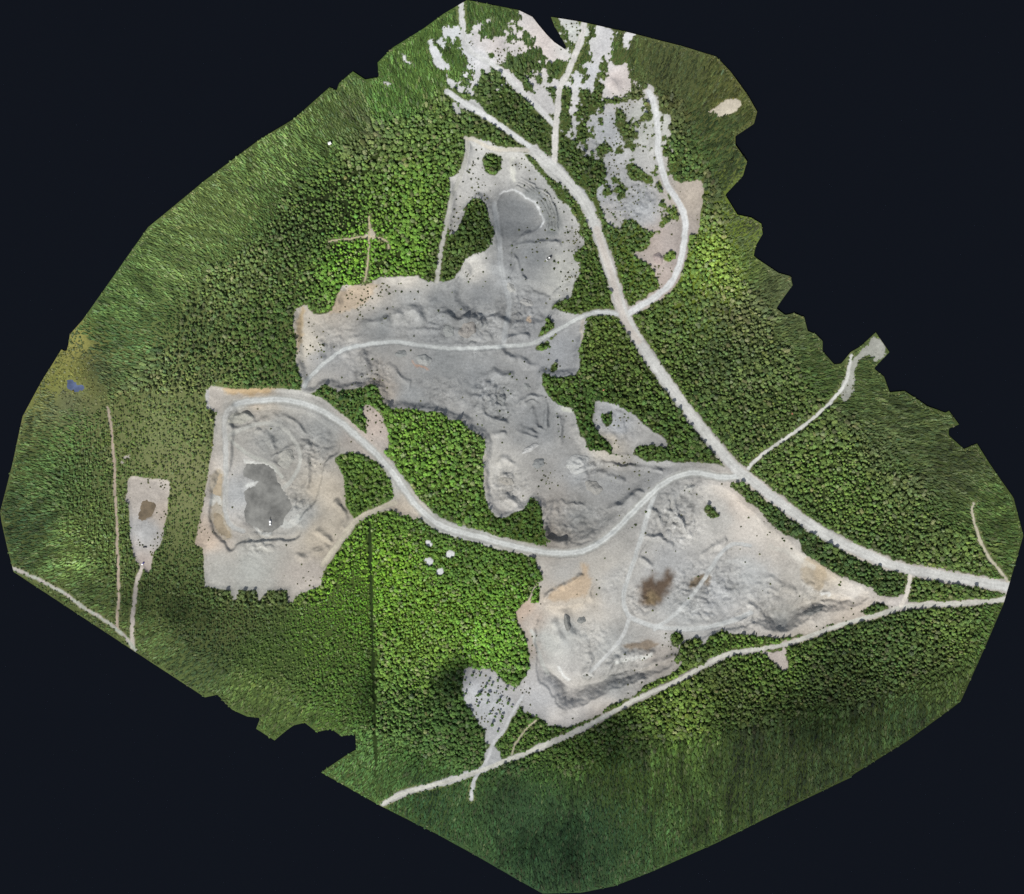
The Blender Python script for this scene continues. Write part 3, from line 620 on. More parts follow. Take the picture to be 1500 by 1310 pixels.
def leaf_material():
    m, n, l, b = new_mat("leaves")
    at = n.new("ShaderNodeAttribute"); at.attribute_type = 'INSTANCER'; at.attribute_name = "tint"
    g = n.new("ShaderNodeNewGeometry").outputs["Position"]
    f = remap(n, l, noise(n, l, g, 0.55, 2), .3, .7, .72, 1.28)
    c = scale_col(n, l, at.outputs["Color"], f)
    l.new(c, b.inputs["Base Color"])
    b.inputs["Roughness"].default_value = .8; b.inputs["Specular IOR Level"].default_value = .15
    return m
M_LEAF = leaf_material()
M_BARK = plain("bark", (92,80,66))

# ------------------------------------------------------------------ mesh from arrays
def mesh_np(name, co, quads, cols=None, roughs=None, mat=None, smooth=True):
    me = bpy.data.meshes.new(name)
    me.vertices.add(len(co)); me.vertices.foreach_set("co", np.asarray(co, np.float32).ravel())
    k = quads.shape[1]
    me.loops.add(quads.size); me.loops.foreach_set("vertex_index", quads.astype(np.int32).ravel())
    me.polygons.add(len(quads))
    me.polygons.foreach_set("loop_start", np.arange(0, quads.size, k, dtype=np.int32))
    me.polygons.foreach_set("use_smooth", np.full(len(quads), smooth))
    if cols is not None:
        a = me.attributes.new("base", 'FLOAT_COLOR', 'POINT')
        rgba = np.ones((len(co), 4), np.float32); rgba[:, :3] = cols
        a.data.foreach_set("color", rgba.ravel())
    if roughs is not None:
        a = me.attributes.new("rough", 'FLOAT', 'POINT'); a.data.foreach_set("value", np.asarray(roughs, np.float32))
    me.update(calc_edges=True); me.validate()
    if mat: me.materials.append(mat)
    return me

def link(name, me, parent=None, **props):
    o = bpy.data.objects.new(name, me); COL.objects.link(o)
    if parent is not None: o.parent = parent
    for k, v in props.items(): o[k] = v
    return o

# ------------------------------------------------------------------ ground sheets, split by what they are
PX, PY = X.copy(), Y.copy()
outP = np.array(OUTLINE, float)
nearb = (out_sd > 0) & (out_sd < G * 1.6)
ii = np.argwhere(nearb)
bx, by = X[nearb], Y[nearb]
bestd = np.full(bx.shape, 1e9); nx_, ny_ = bx.copy(), by.copy()
for (ax, ay), (cx_, cy_) in zip(outP, np.roll(outP, -1, 0)):
    dx, dy = cx_ - ax, cy_ - ay
    t = np.clip(((bx - ax) * dx + (by - ay) * dy) / (dx * dx + dy * dy + 1e-9), 0, 1)
    qx, qy = ax + t * dx, ay + t * dy
    d = (bx - qx) ** 2 + (by - qy) ** 2
    m = d < bestd; bestd = np.where(m, d, bestd); nx_ = np.where(m, qx, nx_); ny_ = np.where(m, qy, ny_)
PX[nearb] = nx_; PY[nearb] = ny_
okv = (out_sd <= 0) | nearb
vid = np.arange(NX * NY).reshape(NY, NX)
q = np.stack([vid[1:, :-1], vid[1:, 1:], vid[:-1, 1:], vid[:-1, :-1]], -1)
okf = okv[1:, :-1] & okv[1:, 1:] & okv[:-1, 1:] & okv[:-1, :-1]
anyin = (out_sd[1:, :-1] <= 0) | (out_sd[1:, 1:] <= 0) | (out_sd[:-1, 1:] <= 0) | (out_sd[:-1, :-1] <= 0)
okf &= anyin
# class of each vertex cell
cls = np.zeros(X.shape, np.int32)
PITS = [('gravel_pit', 0, 'pale-edged northern gravel pit with benches at its head'), ('gravel_pit', 1, 'large grey main quarry floor crossed by a haul road'), ('gravel_pit', 2, 'western pit holding the grey pond, sandy on its east side'), ('gravel_pit', 3, 'broad triangular south-eastern pit with dark brown boggy patch'), ('gravel_pit', 4, 'small narrow sandy pit with brown puddle in the western field')]
NAMES = [('terrain', 'forest and field ground under the trees', 'ground')]
for nm, i, lab in PITS:
    cls[(sds[i] < 0) & (green_sd > 0)] = len(NAMES); NAMES.append((nm, lab, 'gravel pit'))
cls[bare & (cls == 0)] = len(NAMES); NAMES.append(('bare_ground', 'scattered clearings of pale sand and gravel among the trees', 'ground'))
for k in ROAD_ORDER:
    if k in ('pit_branch',): pass
    hw = ROADS[k][1]
    cls[road_d[k] < hw] = len(NAMES); NAMES.append((k, ROADS[k][2], ROADS[k][3]))
fc = cls[:-1, :-1]
co_all = np.stack([wx(PX).ravel(), wy(PY).ravel(), H.ravel()], -1).astype(np.float32)
base_f = base.reshape(-1, 3); rough_f = rough_attr.ravel()
for ci, (nm, lab, cat) in enumerate(NAMES):
    sel = okf & (fc == ci)
    if not sel.any(): continue
    qq = q[sel]
    used, inv = np.unique(qq, return_inverse=True)
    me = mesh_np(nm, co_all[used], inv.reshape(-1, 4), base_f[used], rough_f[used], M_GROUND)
    link(nm, me, kind='structure', label=lab, category=cat)

# cut earth sides of the mapped block
oh = []
def hsample(px, py):
    fx = np.clip((np.asarray(px, float) + 3) / G, 0, NX - 2); fy = np.clip((np.asarray(py, float) + 3) / G, 0, NY - 2)
    ix = fx.astype(int); iy = fy.astype(int); u = fx - ix; v = fy - iy
    return (H[iy, ix] * (1 - u) + H[iy, ix + 1] * u) * (1 - v) + (H[iy + 1, ix] * (1 - u) + H[iy + 1, ix + 1] * u) * v
dens = []
for (ax, ay), (bx_, by_) in zip(outP, np.roll(outP, -1, 0)):
    k = max(1, int(math.hypot(bx_ - ax, by_ - ay) / 4))
    for t in range(k): dens.append((ax + (bx_ - ax) * t / k, ay + (by_ - ay) * t / k))
dens = np.array(dens); hz = hsample(dens[:, 0], dens[:, 1]) + 0.15
nD = len(dens)
top = np.stack([wx(dens[:, 0]), wy(dens[:, 1]), hz], -1); bot = top.copy(); bot[:, 2] = -2.5
ids = np.arange(nD); nxt = np.roll(ids, -1)
me = mesh_np("earth_side", np.vstack([top, bot]), np.stack([ids, ids + nD, nxt + nD, nxt], -1), np.tile(lin((60,56,44)), (2 * nD, 1)), np.full(2 * nD, .5), M_GROUND, False)
link("earth_side", me, kind='structure', label='cut earth side around the mapped block of land', category='ground')

# dark ground reaching the horizon
m, n, l, b = new_mat("dark_ground")
g = n.new("ShaderNodeNewGeometry").outputs["Position"]
rgb = n.new("ShaderNodeRGB"); rgb.outputs[0].default_value = (0.0033, 0.0043, 0.0068, 1)
l.new(scale_col(n, l, rgb.outputs[0], remap(n, l, noise(n, l, g, .002, 2), .3, .7, .98, 1.02)), b.inputs["Base Color"])
b.inputs["Roughness"].default_value = 1; b.inputs["Specular IOR Level"].default_value = 0
R = 20000
bmg = bmesh.new()
ring = [bmg.verts.new((wx(px_), wy(py_), -1.5)) for px_, py_ in OUTLINE]
for i_ in range(len(ring)): bmg.edges.new((ring[i_], ring[(i_ + 1) % len(ring)]))
sq = [bmg.verts.new(p_) for p_ in ((-R,-R,-1.5),(R,-R,-1.5),(R,R,-1.5),(-R,R,-1.5))]
for i_ in range(4): bmg.edges.new((sq[i_], sq[(i_ + 1) % 4]))
bmesh.ops.triangle_fill(bmg, use_beauty=True, use_dissolve=False, edges=list(bmg.edges), normal=(0, 0, 1))
for f_ in bmg.faces:
    if f_.normal.z < 0: f_.normal_flip()
me = bpy.data.meshes.new("ground"); bmg.to_mesh(me); bmg.free(); me.materials.append(m)
link("ground", me, kind='structure', label='flat blue-black ground surrounding the site', category='ground')

# ------------------------------------------------------------------ water
def water_mat(name, c):
    m, n, l, b = new_mat(name)
    g = n.new("ShaderNodeNewGeometry").outputs["Position"]
    rgb = n.new("ShaderNodeRGB"); rgb.outputs[0].default_value = (*lin(c), 1)
    l.new(scale_col(n, l, rgb.outputs[0], remap(n, l, noise(n, l, g, .05, 7, .7), .34, .66, .62, 1.5)), b.inputs["Base Color"])
    b.inputs["Roughness"].default_value = .22; b.inputs["Specular IOR Level"].default_value = .4
    bp = n.new("ShaderNodeBump"); bp.inputs["Strength"].default_value = .06
    l.new(noise(n, l, g, .5, 2), bp.inputs["Height"]); l.new(bp.outputs[0], b.inputs["Normal"])
    return m
WM = {'grey': water_mat('grey_water', (98,98,94)), 'brown': water_mat('brown_water', (124,114,96)), 'olive': water_mat('olive_water', (88,78,62)), 'blue': water_mat('blue_water', (64,74,98))}
WLAB = ['large murky grey pond on the western pit floor', 'upper narrow brown puddle on the west edge of the western pit', 'lower curved brown puddle on the west edge of the western pit', 'brown puddle in the small narrow pit', 'tiny blue pool in the yellow marsh']
for (P, mk, z, sdw), lab in zip(WATER, WLAB):
    sel = (sdw[:-1, :-1] < 4) & (sdw[1:, 1:] < 4)
    qq = q[sel]; used, inv = np.unique(qq, return_inverse=True)
    cw = co_all[used].copy(); cw[:, 2] = z
    link('pond', mesh_np('pond', cw, inv.reshape(-1, 4), mat=WM[mk]), kind='structure', label=lab, category='pond')

# ------------------------------------------------------------------ stockpiles
def pile(px, py, rx, ry, rot, h, c, label, flat=0.0, lean=(0, 0), seed=1, bite=None):
    rings, seg = 14, 40
    c_, s_ = math.cos(math.radians(rot)), math.sin(math.radians(rot))
    co = []; u0 = np.linspace(0, 1, rings + 1)
    for i, r in enumerate(u0):
        for j in range(seg):
            a = 2 * math.pi * j / seg
            wob = 1 + .16 * math.sin(2 * a + seed) + .09 * math.sin(5 * a + seed * 2.1)
            lx, ly = math.cos(a) * r * rx * wob, math.sin(a) * r * ry * wob
            x, y = px + lx * c_ - ly * s_ + lean[0] * (1 - r), py + lx * s_ + ly * c_ + lean[1] * (1 - r)
            pr = min(1.0, (1 - r) / (1 - flat)) if flat < 1 else 1
            if bite:
                bd = math.hypot(x - bite[0], y - bite[1])
                pr *= min(1, max(0.08, (bd - bite[2] * .6) / (bite[2] * .5)))
            pr = pr * (2 - pr) * .35 + pr * .65
            co.append((x, y, pr * h))
    co = np.array(co)
    n_ = fbm(co[:, 0], co[:, 1], 5.0, 3, seed)
    z = hsample(co[:, 0], co[:, 1]) + co[:, 2] * (1 + .35 * n_) + .35 * n_
    edge = np.repeat(u0, seg)
    z = np.where(edge > .97, z - .9, z)
    co3 = np.stack([wx(co[:, 0]), wy(co[:, 1]), z], -1)
    qd = []
    for i in range(rings):
        for j in range(seg):
            k = (j + 1) % seg
            qd.append((i * seg + j, i * seg + k, (i + 1) * seg + k, (i + 1) * seg + j))
    qd = np.array(qd)[:, ::-1]
    cc = np.tile(lin(c) * KG, (len(co3), 1))
    me = mesh_np('gravel_pile', co3, qd, cc, np.full(len(co3), .7), M_GROUND)
    # heights are world; keep the origin at the foot of the heap
    org = Vector((wx(px), wy(py), float(hsample([px], [py])[0])))
    me.transform(__import__('mathutils').Matrix.Translation(-org))
    o = link('gravel_pile', me, label=label, category='gravel pile', group='gravel stockpiles in the pits'); o.location = org
    return o
GR = (156,156,152)
pile(685,483,13,12,0,5.5,(158,152,145),'grey cone of gravel with pale pinkish south face north of haul road',.0,(0,4),3)
pile(657,484,10,9,0,3.2,GR,'low grey gravel heap west of the pinkish cone',.1,(0,2),5)
pile(621,527,10.5,9.5,0,3.8,(172,171,166),'round pale heap with orange sand at its south foot',.25,(0,2),7)
pile(587,518,8,6,10,2.4,GR,'small lumpy grey heap south of the haul road bend',.1,(0,1),9)
pile(847,680,21,13,-12,4.2,(192,190,185),'big pale oval stockpile with a hollow in its side south of the wooded arm',.4,(0,3),11,(836,690,8))
pile(870,714,13,10,15,3.6,(164,160,153),'rounded grey heap east of the big hollow stockpile',.1,(0,2),13)
pile(777,657,13,5,-25,2.6,(198,195,190),'short whitish elongated heap north of the crescent bund',.3,(0,1),15)
pile(789,679,11,6.5,-20,3.8,(152,152,149),'dark crescent heap south of the whitish elongated heap',.1,(0,2),17)
pile(772,566,6,5,20,2.4,GR,'small round heap beside the wooded arm of the main quarry',.0,(0,1),19)
pile(852,909,6,6,0,2.6,(150,149,144),'small dark round heap on the south-eastern pit floor',.1,(0,1),21)
pile(831,912,6,12,-12,2.4,(150,148,142),'dark north-south heap west of the small round one',.2,(1,1),23)
pile(859,994,8,5,0,2.2,(186,182,174),'small pale heap at the south-west corner of the pit road',.1,(0,1),25)
pile(352,612,17,10,-8,2.6,(182,178,166),'flat oval heap in the north-west corner of the western pit',.55,(0,1),27)
pile(418,672,15,12,-30,2.6,(180,176,166),'flat ribbed fan of pale gravel inside the wheel track loop',.6,(0,0),29)
pile(735,582,7,11,5,2.8,(152,152,149),'long grey spoil heap beside the shrubs of the main quarry',.15,(0,1),31)
pile(742,705,10,7,10,2.6,(176,170,160),'low buff heap in the pale southern bay',.1,(0,2),33)
pile(1010,714,8,6,20,2.2,(196,192,184),'small whitish heap south of the quarry road junction',.1,(0,1),35)
pile(748,420,8,5,40,1.9,(188,185,178),'light rubbly heap beside the floor track of the north pit',.2,(0,1),37)
pile(772,442,9,6,15,2.4,(176,173,168),'pale rubbly heap at the mouth of the northern pit',.1,(0,1),39)
pile(1192,895,16,5,-14,2.4,(148,146,140),'dark broken spoil row at the foot of the eastern pit wall',.2,(0,1),41)
pile(964,379,9,8,0,3.0,(196,178,170),'pinkish round heap in the cutting by the curving white road',.4,(0,2),43)

# ------------------------------------------------------------------ foliage prototypes
def rot_to(nrm, spin):
    nrm = nrm / (np.linalg.norm(nrm) + 1e-9)
    a = np.array((0, 0, 1.0)) if abs(nrm[2]) < .9 else np.array((1.0, 0, 0))
    u = np.cross(nrm, a); u /= np.linalg.norm(u); v = np.cross(nrm, u)
    return u * math.cos(spin) + v * math.sin(spin), -u * math.sin(spin) + v * math.cos(spin)

def trunk_geo(h, r, co, fa, mi):
    s0 = len(co)
    for z, rr in ((-.6, r * 1.4), (h * .5, r * .8), (h, r * .3)):
        for j in range(5):
            a = 2 * math.pi * j / 5; co.append((math.cos(a) * rr, math.sin(a) * rr, z))
    for i in range(2):
        for j in range(5):
            k = (j + 1) % 5
            fa.append((s0 + i * 5 + j, s0 + i * 5 + k, s0 + i * 5 + 5 + k, s0 + i * 5 + 5 + j)); mi.append(1)

def leaves_broad(rs, R=2.7, Hh=8.0, clumps=9, per=24, leaf=.62):
    co, fa = [], []
    cen = []
    for i in range(clumps):
        a = rs.uniform(0, 2 * math.pi); rr = R * .66 * math.sqrt(rs.uniform(0.02, 1)); z = Hh * (.60 + .30 * rs.uniform()) - rr * .55
        cen.append((rr * math.cos(a), rr * math.sin(a), z, R * rs.uniform(.34, .52)))
    cen.append((R * rs.uniform(-.15, .15), R * rs.uniform(-.15, .15), Hh * .88, R * .42))
    for cx, cy, cz, cr in cen:
        for _ in range(per):
            d = rs.normal(size=3); d /= np.linalg.norm(d)
            if d[2] < -.25: d[2] *= -1
            p = np.array((cx, cy, cz)) + d * cr * rs.uniform(.75, 1.1)
            u, v = rot_to(d * .7 + rs.normal(size=3) * .35 + np.array((0, 0, .75)), rs.uniform(0, 6.28))
            s = leaf * rs.uniform(.6, 1.25)
            b0 = len(co)
            for a_, b_ in ((-.5, -.5), (.5, -.35), (.6, .5), (-.4, .55)): co.append(tuple(p + u * a_ * s + v * b_ * s))
            fa.append((b0, b0 + 1, b0 + 2, b0 + 3))
    return co, fa

def leaves_conifer(rs, R=1.9, Hh=10.0, tiers=9):
    co, fa = [], []
    for t in range(tiers):
        f = t / (tiers - 1); z = Hh * (.2 + .76 * f); r = R * (1 - f) ** .8 + .15
        nb = int(11 - 5 * f)
        for j in range(nb):
            a = 2 * math.pi * (j + .5 * (t % 2)) / nb + rs.uniform(-.2, .2)
            rr = r * rs.uniform(.75, 1.15); wd = .34 + .3 * (1 - f)
            dx, dy = math.cos(a), math.sin(a); px, py = -dy, dx
            for seg_ in range(2):
                r0, r1 = rr * (.05 + .45 * seg_), rr * (.5 + .5 * seg_)
                z0, z1 = z - .35 * r0 + rs.uniform(-.1, .1), z - .45 * r1
                w0, w1 = wd * (1 - .1 * seg_), wd * (.95 - .6 * seg_)
                b0 = len(co)
                co += [(dx * r0 - px * w0, dy * r0 - py * w0, z0 - .1), (dx * r0 + px * w0, dy * r0 + py * w0, z0 - .1), (dx * r1 + px * w1, dy * r1 + py * w1, z1), (dx * r1 - px * w1, dy * r1 - py * w1, z1)]
                fa.append((b0, b0 + 1, b0 + 2, b0 + 3))
    return co, fa

def leaves_shrub(rs, R=1.0, Hh=1.4, per=90, leaf=.42):
    co, fa = [], []
    for _ in range(per):
        d = rs.normal(size=3); d[2] = abs(d[2]); d /= np.linalg.norm(d)
        lob = 1 + .3 * math.sin(3 * math.atan2(d[1], d[0]) + R)
        p = d * np.array((R * lob, R * lob, Hh)) * rs.uniform(.55, 1.05)
        u, v = rot_to(d + rs.normal(size=3) * .5, rs.uniform(0, 6.28)); s = leaf * rs.uniform(.6, 1.3)
        b0 = len(co)
        for a_, b_ in ((-.5, -.5), (.5, -.35), (.6, .5), (-.4, .55)): co.append(tuple(p + u * a_ * s + v * b_ * s))
        fa.append((b0, b0 + 1, b0 + 2, b0 + 3))
    return co, fa

def to_mesh(name, co, fa, mi=None):
    me = mesh_np(name, np.array(co), np.array(fa), mat=M_LEAF, smooth=False)
    if mi is not None:
        me.materials.append(M_BARK); me.polygons.foreach_set("material_index", np.array(mi, np.int32))
    return me

PROTO = {'broad': [], 'conifer': [], 'shrub': []}
CROWN = {'broad': [], 'conifer': []}
for i in range(4):
    rs = np.random.default_rng(100 + i)
    co, fa = leaves_broad(rs, 2.7, 7.5 + i * .5, 8 + i)
    CROWN['broad'].append(to_mesh('crown', co, fa))
    mi = [0] * len(fa); trunk_geo(6.0, .22, co, fa, mi); PROTO['broad'].append(to_mesh('broad_tree_mesh', co, fa, mi))
for i in range(3):
    rs = np.random.default_rng(200 + i)
    co, fa = leaves_conifer(rs, 1.8 + .15 * i, 9 + i)
    CROWN['conifer'].append(to_mesh('crown', co, fa))
    mi = [0] * len(fa); trunk_geo(8.5, .18, co, fa, mi); PROTO['conifer'].append(to_mesh('conifer_mesh', co, fa, mi))
for i in range(3):
    rs = np.random.default_rng(300 + i)
    co, fa = leaves_shrub(rs, 1.0, 1.1 + .2 * i); PROTO['shrub'].append(to_mesh('shrub_mesh', co, fa))
tco, tfa, tmi = [], [], []
trunk_geo(6.5, .22, tco, tfa, tmi)
M_TRUNK = mesh_np('trunk', np.array(tco), np.array(tfa), mat=M_BARK, smooth=True)

# ------------------------------------------------------------------ where trees stand
TREE_C = [(150,455,(80,106,60)),(185,410,(86,110,62)),(165,500,(74,98,58)),(300,300,(106,126,74)),(400,220,(100,126,70)),(250,380,(100,122,70)),(560,150,(84,120,58)),(530,170,(84,94,64)),(600,300,(84,122,42)),(520,370,(92,142,36)),(600,370,(84,128,38)),(480,300,(68,96,44)),(430,345,(64,88,46)),(330,400,(88,112,62)),(280,480,(64,86,46)),(220,500,(82,108,64)),(400,480,(62,88,40)),(430,540,(56,84,36)),(240,620,(100,114,68)),(290,690,(92,106,60)),(190,640,(88,104,54)),(80,700,(78,104,60)),(40,770,(52,72,46)),(100,640,(84,110,60)),(120,800,(98,122,66)),(120,880,(62,80,44)),(110,550,(104,112,56)),(140,530,(64,76,54)),(90,590,(88,96,70)),(250,850,(72,90,50)),(380,900,(70,88,48)),(300,960,(56,72,44)),(400,1000,(76,94,46)),(470,940,(78,110,38)),(500,860,(88,132,30)),(500,1040,(74,104,42)),(560,830,(96,144,30)),(640,880,(90,134,40)),(700,940,(98,150,42)),(730,900,(84,130,38)),(690,820,(72,108,42)),(640,760,(60,90,38)),(620,960,(96,136,46)),(660,1000,(44,68,34)),(570,1060,(74,108,52)),(640,1080,(64,98,46)),(690,1060,(54,84,36)),(530,1120,(84,122,66)),(640,1180,(46,76,46)),(750,1180,(40,66,40)),(850,1090,(62,90,36)),(900,1130,(48,70,34)),(1000,1040,(84,112,42)),(1050,1000,(62,80,38)),(870,1220,(44,74,48)),(800,1280,(36,64,40)),(1100,1100,(42,58,32)),(1250,1010,(48,66,34)),(1300,930,(60,84,42)),(1400,920,(78,104,48)),(1380,1000,(66,84,42)),(950,560,(66,90,38)),(900,500,(72,96,40)),(1000,640,(58,84,36)),(860,620,(52,82,32)),(640,690,(88,132,42)),(590,640,(84,124,40)),(690,660,(82,118,48)),(640,740,(76,112,42)),(770,765,(52,80,30)),(1000,470,(70,94,46)),(1100,560,(72,92,50)),(1060,520,(64,84,48)),(1150,600,(68,90,44)),(1180,680,(80,108,48)),(1250,730,(78,106,48)),(1350,770,(72,94,48)),(1420,820,(78,104,50)),(1470,760,(84,108,58)),(1400,690,(84,96,64)),(1300,640,(82,96,62)),(1150,420,(88,98,66)),(1080,470,(80,92,60)),(1090,340,(84,96,60)),(1060,250,(62,76,46)),(1000,100,(74,84,54)),(1050,120,(76,86,50)),(1070,130,(88,92,48)),(1040,180,(62,78,46)),(1040,390,(112,144,58)),(1010,400,(80,112,48)),(1000,240,(66,92,46)),(740,80,(66,88,48)),(620,110,(80,108,52)),(780,170,(56,78,40)),(840,150,(60,84,40)),(860,230,(52,74,34)),(925,345,(62,86,44)),(920,400,(64,92,38)),(870,430,(58,82,32)),(700,340,(52,74,34)),(660,390,(66,88,42)),(530,710,(70,100,40)),(500,600,(56,88,40)),(1150,790,(50,74,40)),(1280,840,(56,80,42)),(1400,862,(74,100,48)),(1100,945,(72,102,38)),(780,1070,(66,98,38)),(1330,1050,(46,66,36)),(1200,1120,(44,60,34))]  # isolated dark southern tints put cloud shade into the leaf colour
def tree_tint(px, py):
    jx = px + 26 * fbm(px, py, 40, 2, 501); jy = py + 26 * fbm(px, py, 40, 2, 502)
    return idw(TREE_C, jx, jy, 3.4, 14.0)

def grid_lookup(A, px, py):
    ix = np.clip(((px + 3) / G).round().astype(int), 0, NX - 1); iy = np.clip(((py + 3) / G).round().astype(int), 0, NY - 1)
    return A[iy, ix]

def jitter_grid(sp, jit=.62):
    gx = np.arange(0, 1500, sp); gy = np.arange(0, 1310, sp * .866)
    A, B = np.meshgrid(gx, gy); A[1::2] += sp / 2
    A = A + rng.uniform(-jit, jit, A.shape) * sp; B = B + rng.uniform(-jit, jit, B.shape) * sp
    k_ = rng.uniform(size=A.shape) > .1
    return A[k_].astype(np.float32), B[k_].astype(np.float32)

PLANT_W = [(0,590),(150,600),(170,580),(300,570),(320,640),(300,800),(298,862),(340,885),(430,890),(480,870),(545,800),(548,1080),(470,1140),(0,1000)]
PLANT_C = [(545,755),(620,770),(760,810),(770,900),(765,985),(680,985),(560,1000),(545,900)]
MARSH = [(90,505),(118,488),(130,515),(150,560),(158,592),(140,612),(100,595),(55,565)]
FIELD = [(170,572),(300,570),(318,640),(300,760),(285,800),(250,800),(252,700),(180,690),(170,640)]

def stretch(x, y):
    return sstep(poly_sd(INNER, x, y, 120, 1), -10, 50)

pts = {}
fx_, fy_ = jitter_grid(4.0)
mx_, my_ = jitter_grid(3.2)
gx_, gy_ = jitter_grid(2.75, .5)
# the plantations were set out in rows
rowy = (gx_ < 330) & (gy_ > 560)
gx_ = np.where(rowy, (np.round((gx_ + gy_ * .02) / 3.0) * 3.0 - gy_ * .02 + rng.normal(0, .45, gx_.shape)), gx_).astype(np.float32)
pw = lambda x, y, P: poly_sd(P, x + 16 * fbm(x, y, 30, 2, 4), y + 16 * fbm(x, y, 30, 2, 6), 20, 1)
def forest_ok(x, y, gap):
    o = grid_lookup(out_sd, x, y) < -(2.2 + 3.2 * stretch(x, y))
    bs = grid_lookup(np.maximum(bare_sd, -green_sd), x, y)
    wood = (bs > gap) 
    r = grid_lookup(road_edge_forest, x, y) > gap + .6 + 3.2 * stretch(x, y)
    wt = np.ones(x.shape, bool)
    for P, mk, z, sdw in WATER: wt &= grid_lookup(sdw, x, y) > 3
    return o & wood & r & wt

# three grains: fine plantation and outer slopes, middling thickets, tall forest
def zone_of(x, y):
    z = np.zeros(x.shape, int)                                  # 0 tall
    z[(pw(x, y, PLANT_C) < 0) | ((y > 1075 + 20 * fbm(x, y, 40, 2, 3)) & (x > 480))] = 1
    z[poly_sd(INNER, x + 40 * fbm(x, y, 50, 3, 15), y + 40 * fbm(x, y, 50, 3, 16), 120, 1) > 12] = 2
    z[pw(x, y, PLANT_W) < 0] = 2
    return z
zg, zm, zf = zone_of(gx_, gy_), zone_of(mx_, my_), zone_of(fx_, fy_)
young = forest_ok(gx_, gy_, .8) & (zg == 2) & (pw(gx_, gy_, MARSH) > 0)
fieldm = pw(gx_, gy_, FIELD) < 0
young &= ~(fieldm & (rng.uniform(size=gx_.shape) < .35))
middling = forest_ok(mx_, my_, 1.2) & (zm == 1)
tall = forest_ok(fx_, fy_, 1.6) & (zf == 0) & (pw(fx_, fy_, MARSH) > 0)
# dark ride between the plantations
ride = np.abs(fx_ - (541 + (fy_ - 780) * .03)) ; ride_g = np.abs(gx_ - (541 + (gy_ - 780) * .03)); ride_m = np.abs(mx_ - (541 + (my_ - 780) * .03))
young &= ~((ride_g < 2.0 + 2.4 * vnoise(gx_, gy_, 16, 9)) & (gy_ > 760) & (gy_ < 1140)); tall &= ~((ride < 2.4 + 2.6 * vnoise(fx_, fy_, 16, 9)) & (fy_ > 760) & (fy_ < 1140)); middling &= ~((ride_m < 2.2 + 2.4 * vnoise(mx_, my_, 16, 9)) & (my_ > 760) & (my_ < 1140))
ride2 = np.abs((fx_ - 430) * .62 + (fy_ - 345)); 
tall &= ~((np.abs((fx_ - 545) * .80 + (fy_ - 235)) < 2.6) & (fx_ > 470) & (fx_ < 560) & (fy_ < 300))
# thinned scrub on the northern slopes
thin = fbm(fx_, fy_, 14, 3, 88)
scrubby = [(820,160,50),(945,215,60),(850,290,40)]
for x, y, r in scrubby:
    tall &= ~((np.hypot(fx_ - x, fy_ - y) < r) & (thin > .12))

ALL = []   # x, y, kind, size, stretch, tint
def add_trees(x, y, size, conif, tall_):
    s = stretch(x, y)
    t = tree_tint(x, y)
    k = rng.uniform(size=x.shape) < conif(x, y) * (1 - .85 * s)
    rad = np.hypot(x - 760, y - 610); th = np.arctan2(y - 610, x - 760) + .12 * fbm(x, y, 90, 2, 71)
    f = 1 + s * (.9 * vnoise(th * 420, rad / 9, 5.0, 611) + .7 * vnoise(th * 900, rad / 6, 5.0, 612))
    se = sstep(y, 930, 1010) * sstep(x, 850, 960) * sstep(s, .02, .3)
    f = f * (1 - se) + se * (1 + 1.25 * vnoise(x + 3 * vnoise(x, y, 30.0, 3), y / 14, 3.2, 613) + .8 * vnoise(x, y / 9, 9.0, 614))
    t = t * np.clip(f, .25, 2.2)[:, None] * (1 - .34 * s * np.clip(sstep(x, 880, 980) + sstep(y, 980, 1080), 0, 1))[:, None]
    return x, y, k, size * np.clip(rng.lognormal(-.02, .26, x.shape) * (1 + .35 * fbm(x, y, 60, 2, 707) + .14 * sstep(x, 900, 1000)), .5, 1.7), s, t

def conif_p(x, y):
    p = .28 + .9 * fbm(x, y, 70, 2, 303)
    p = p + .35 * np.exp(-(((x - 470) / 90) ** 2 + ((y - 320) / 60) ** 2)) + .25 * (x > 1050) - .25 * np.exp(-(((x - 640) / 110) ** 2 + ((y - 870) / 110) ** 2))
    return np.clip(p, .04, .75)
tx, ty = fx_[tall], fy_[tall]
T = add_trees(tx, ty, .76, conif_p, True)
mxx, myy = mx_[middling], my_[middling]
Md = add_trees(mxx, myy, .60, lambda x, y: np.full(x.shape, .05), False)
yx, yy = gx_[young], gy_[young]
Yg = add_trees(yx, yy, .46, lambda x, y: np.full(x.shape, .05), False)

# ---- woods whose trees can be told apart stand as single trees
SINGLE = {
 'ledge': 'wood on northern pit ledge', 'knoll': 'knoll clump',
 'edgeclump': 'northern clump on pink sand', 'edgeclump2': 'western clump on pink sand', 'edgeclump3': 'clump beside orange sand patch',
 'pitbush': 'clump on south-eastern pit floor', 'pitbush2': 'round clump by southern bank', 'bush': 'clump in grey clearing',
 'midbush': 'thicket north of haul road', 'midbush2': 'thicket south of haul road', 'midbush3': 'thicket in grey bay', 'bank3': 'thicket beside south road',
}
single_id = np.full(tx.shape, -1)
keys = list(SINGLE)
for i, k in enumerate(keys):
    single_id[poly_sd(GREEN[k], tx, ty, 20, 1) < 1.5] = i

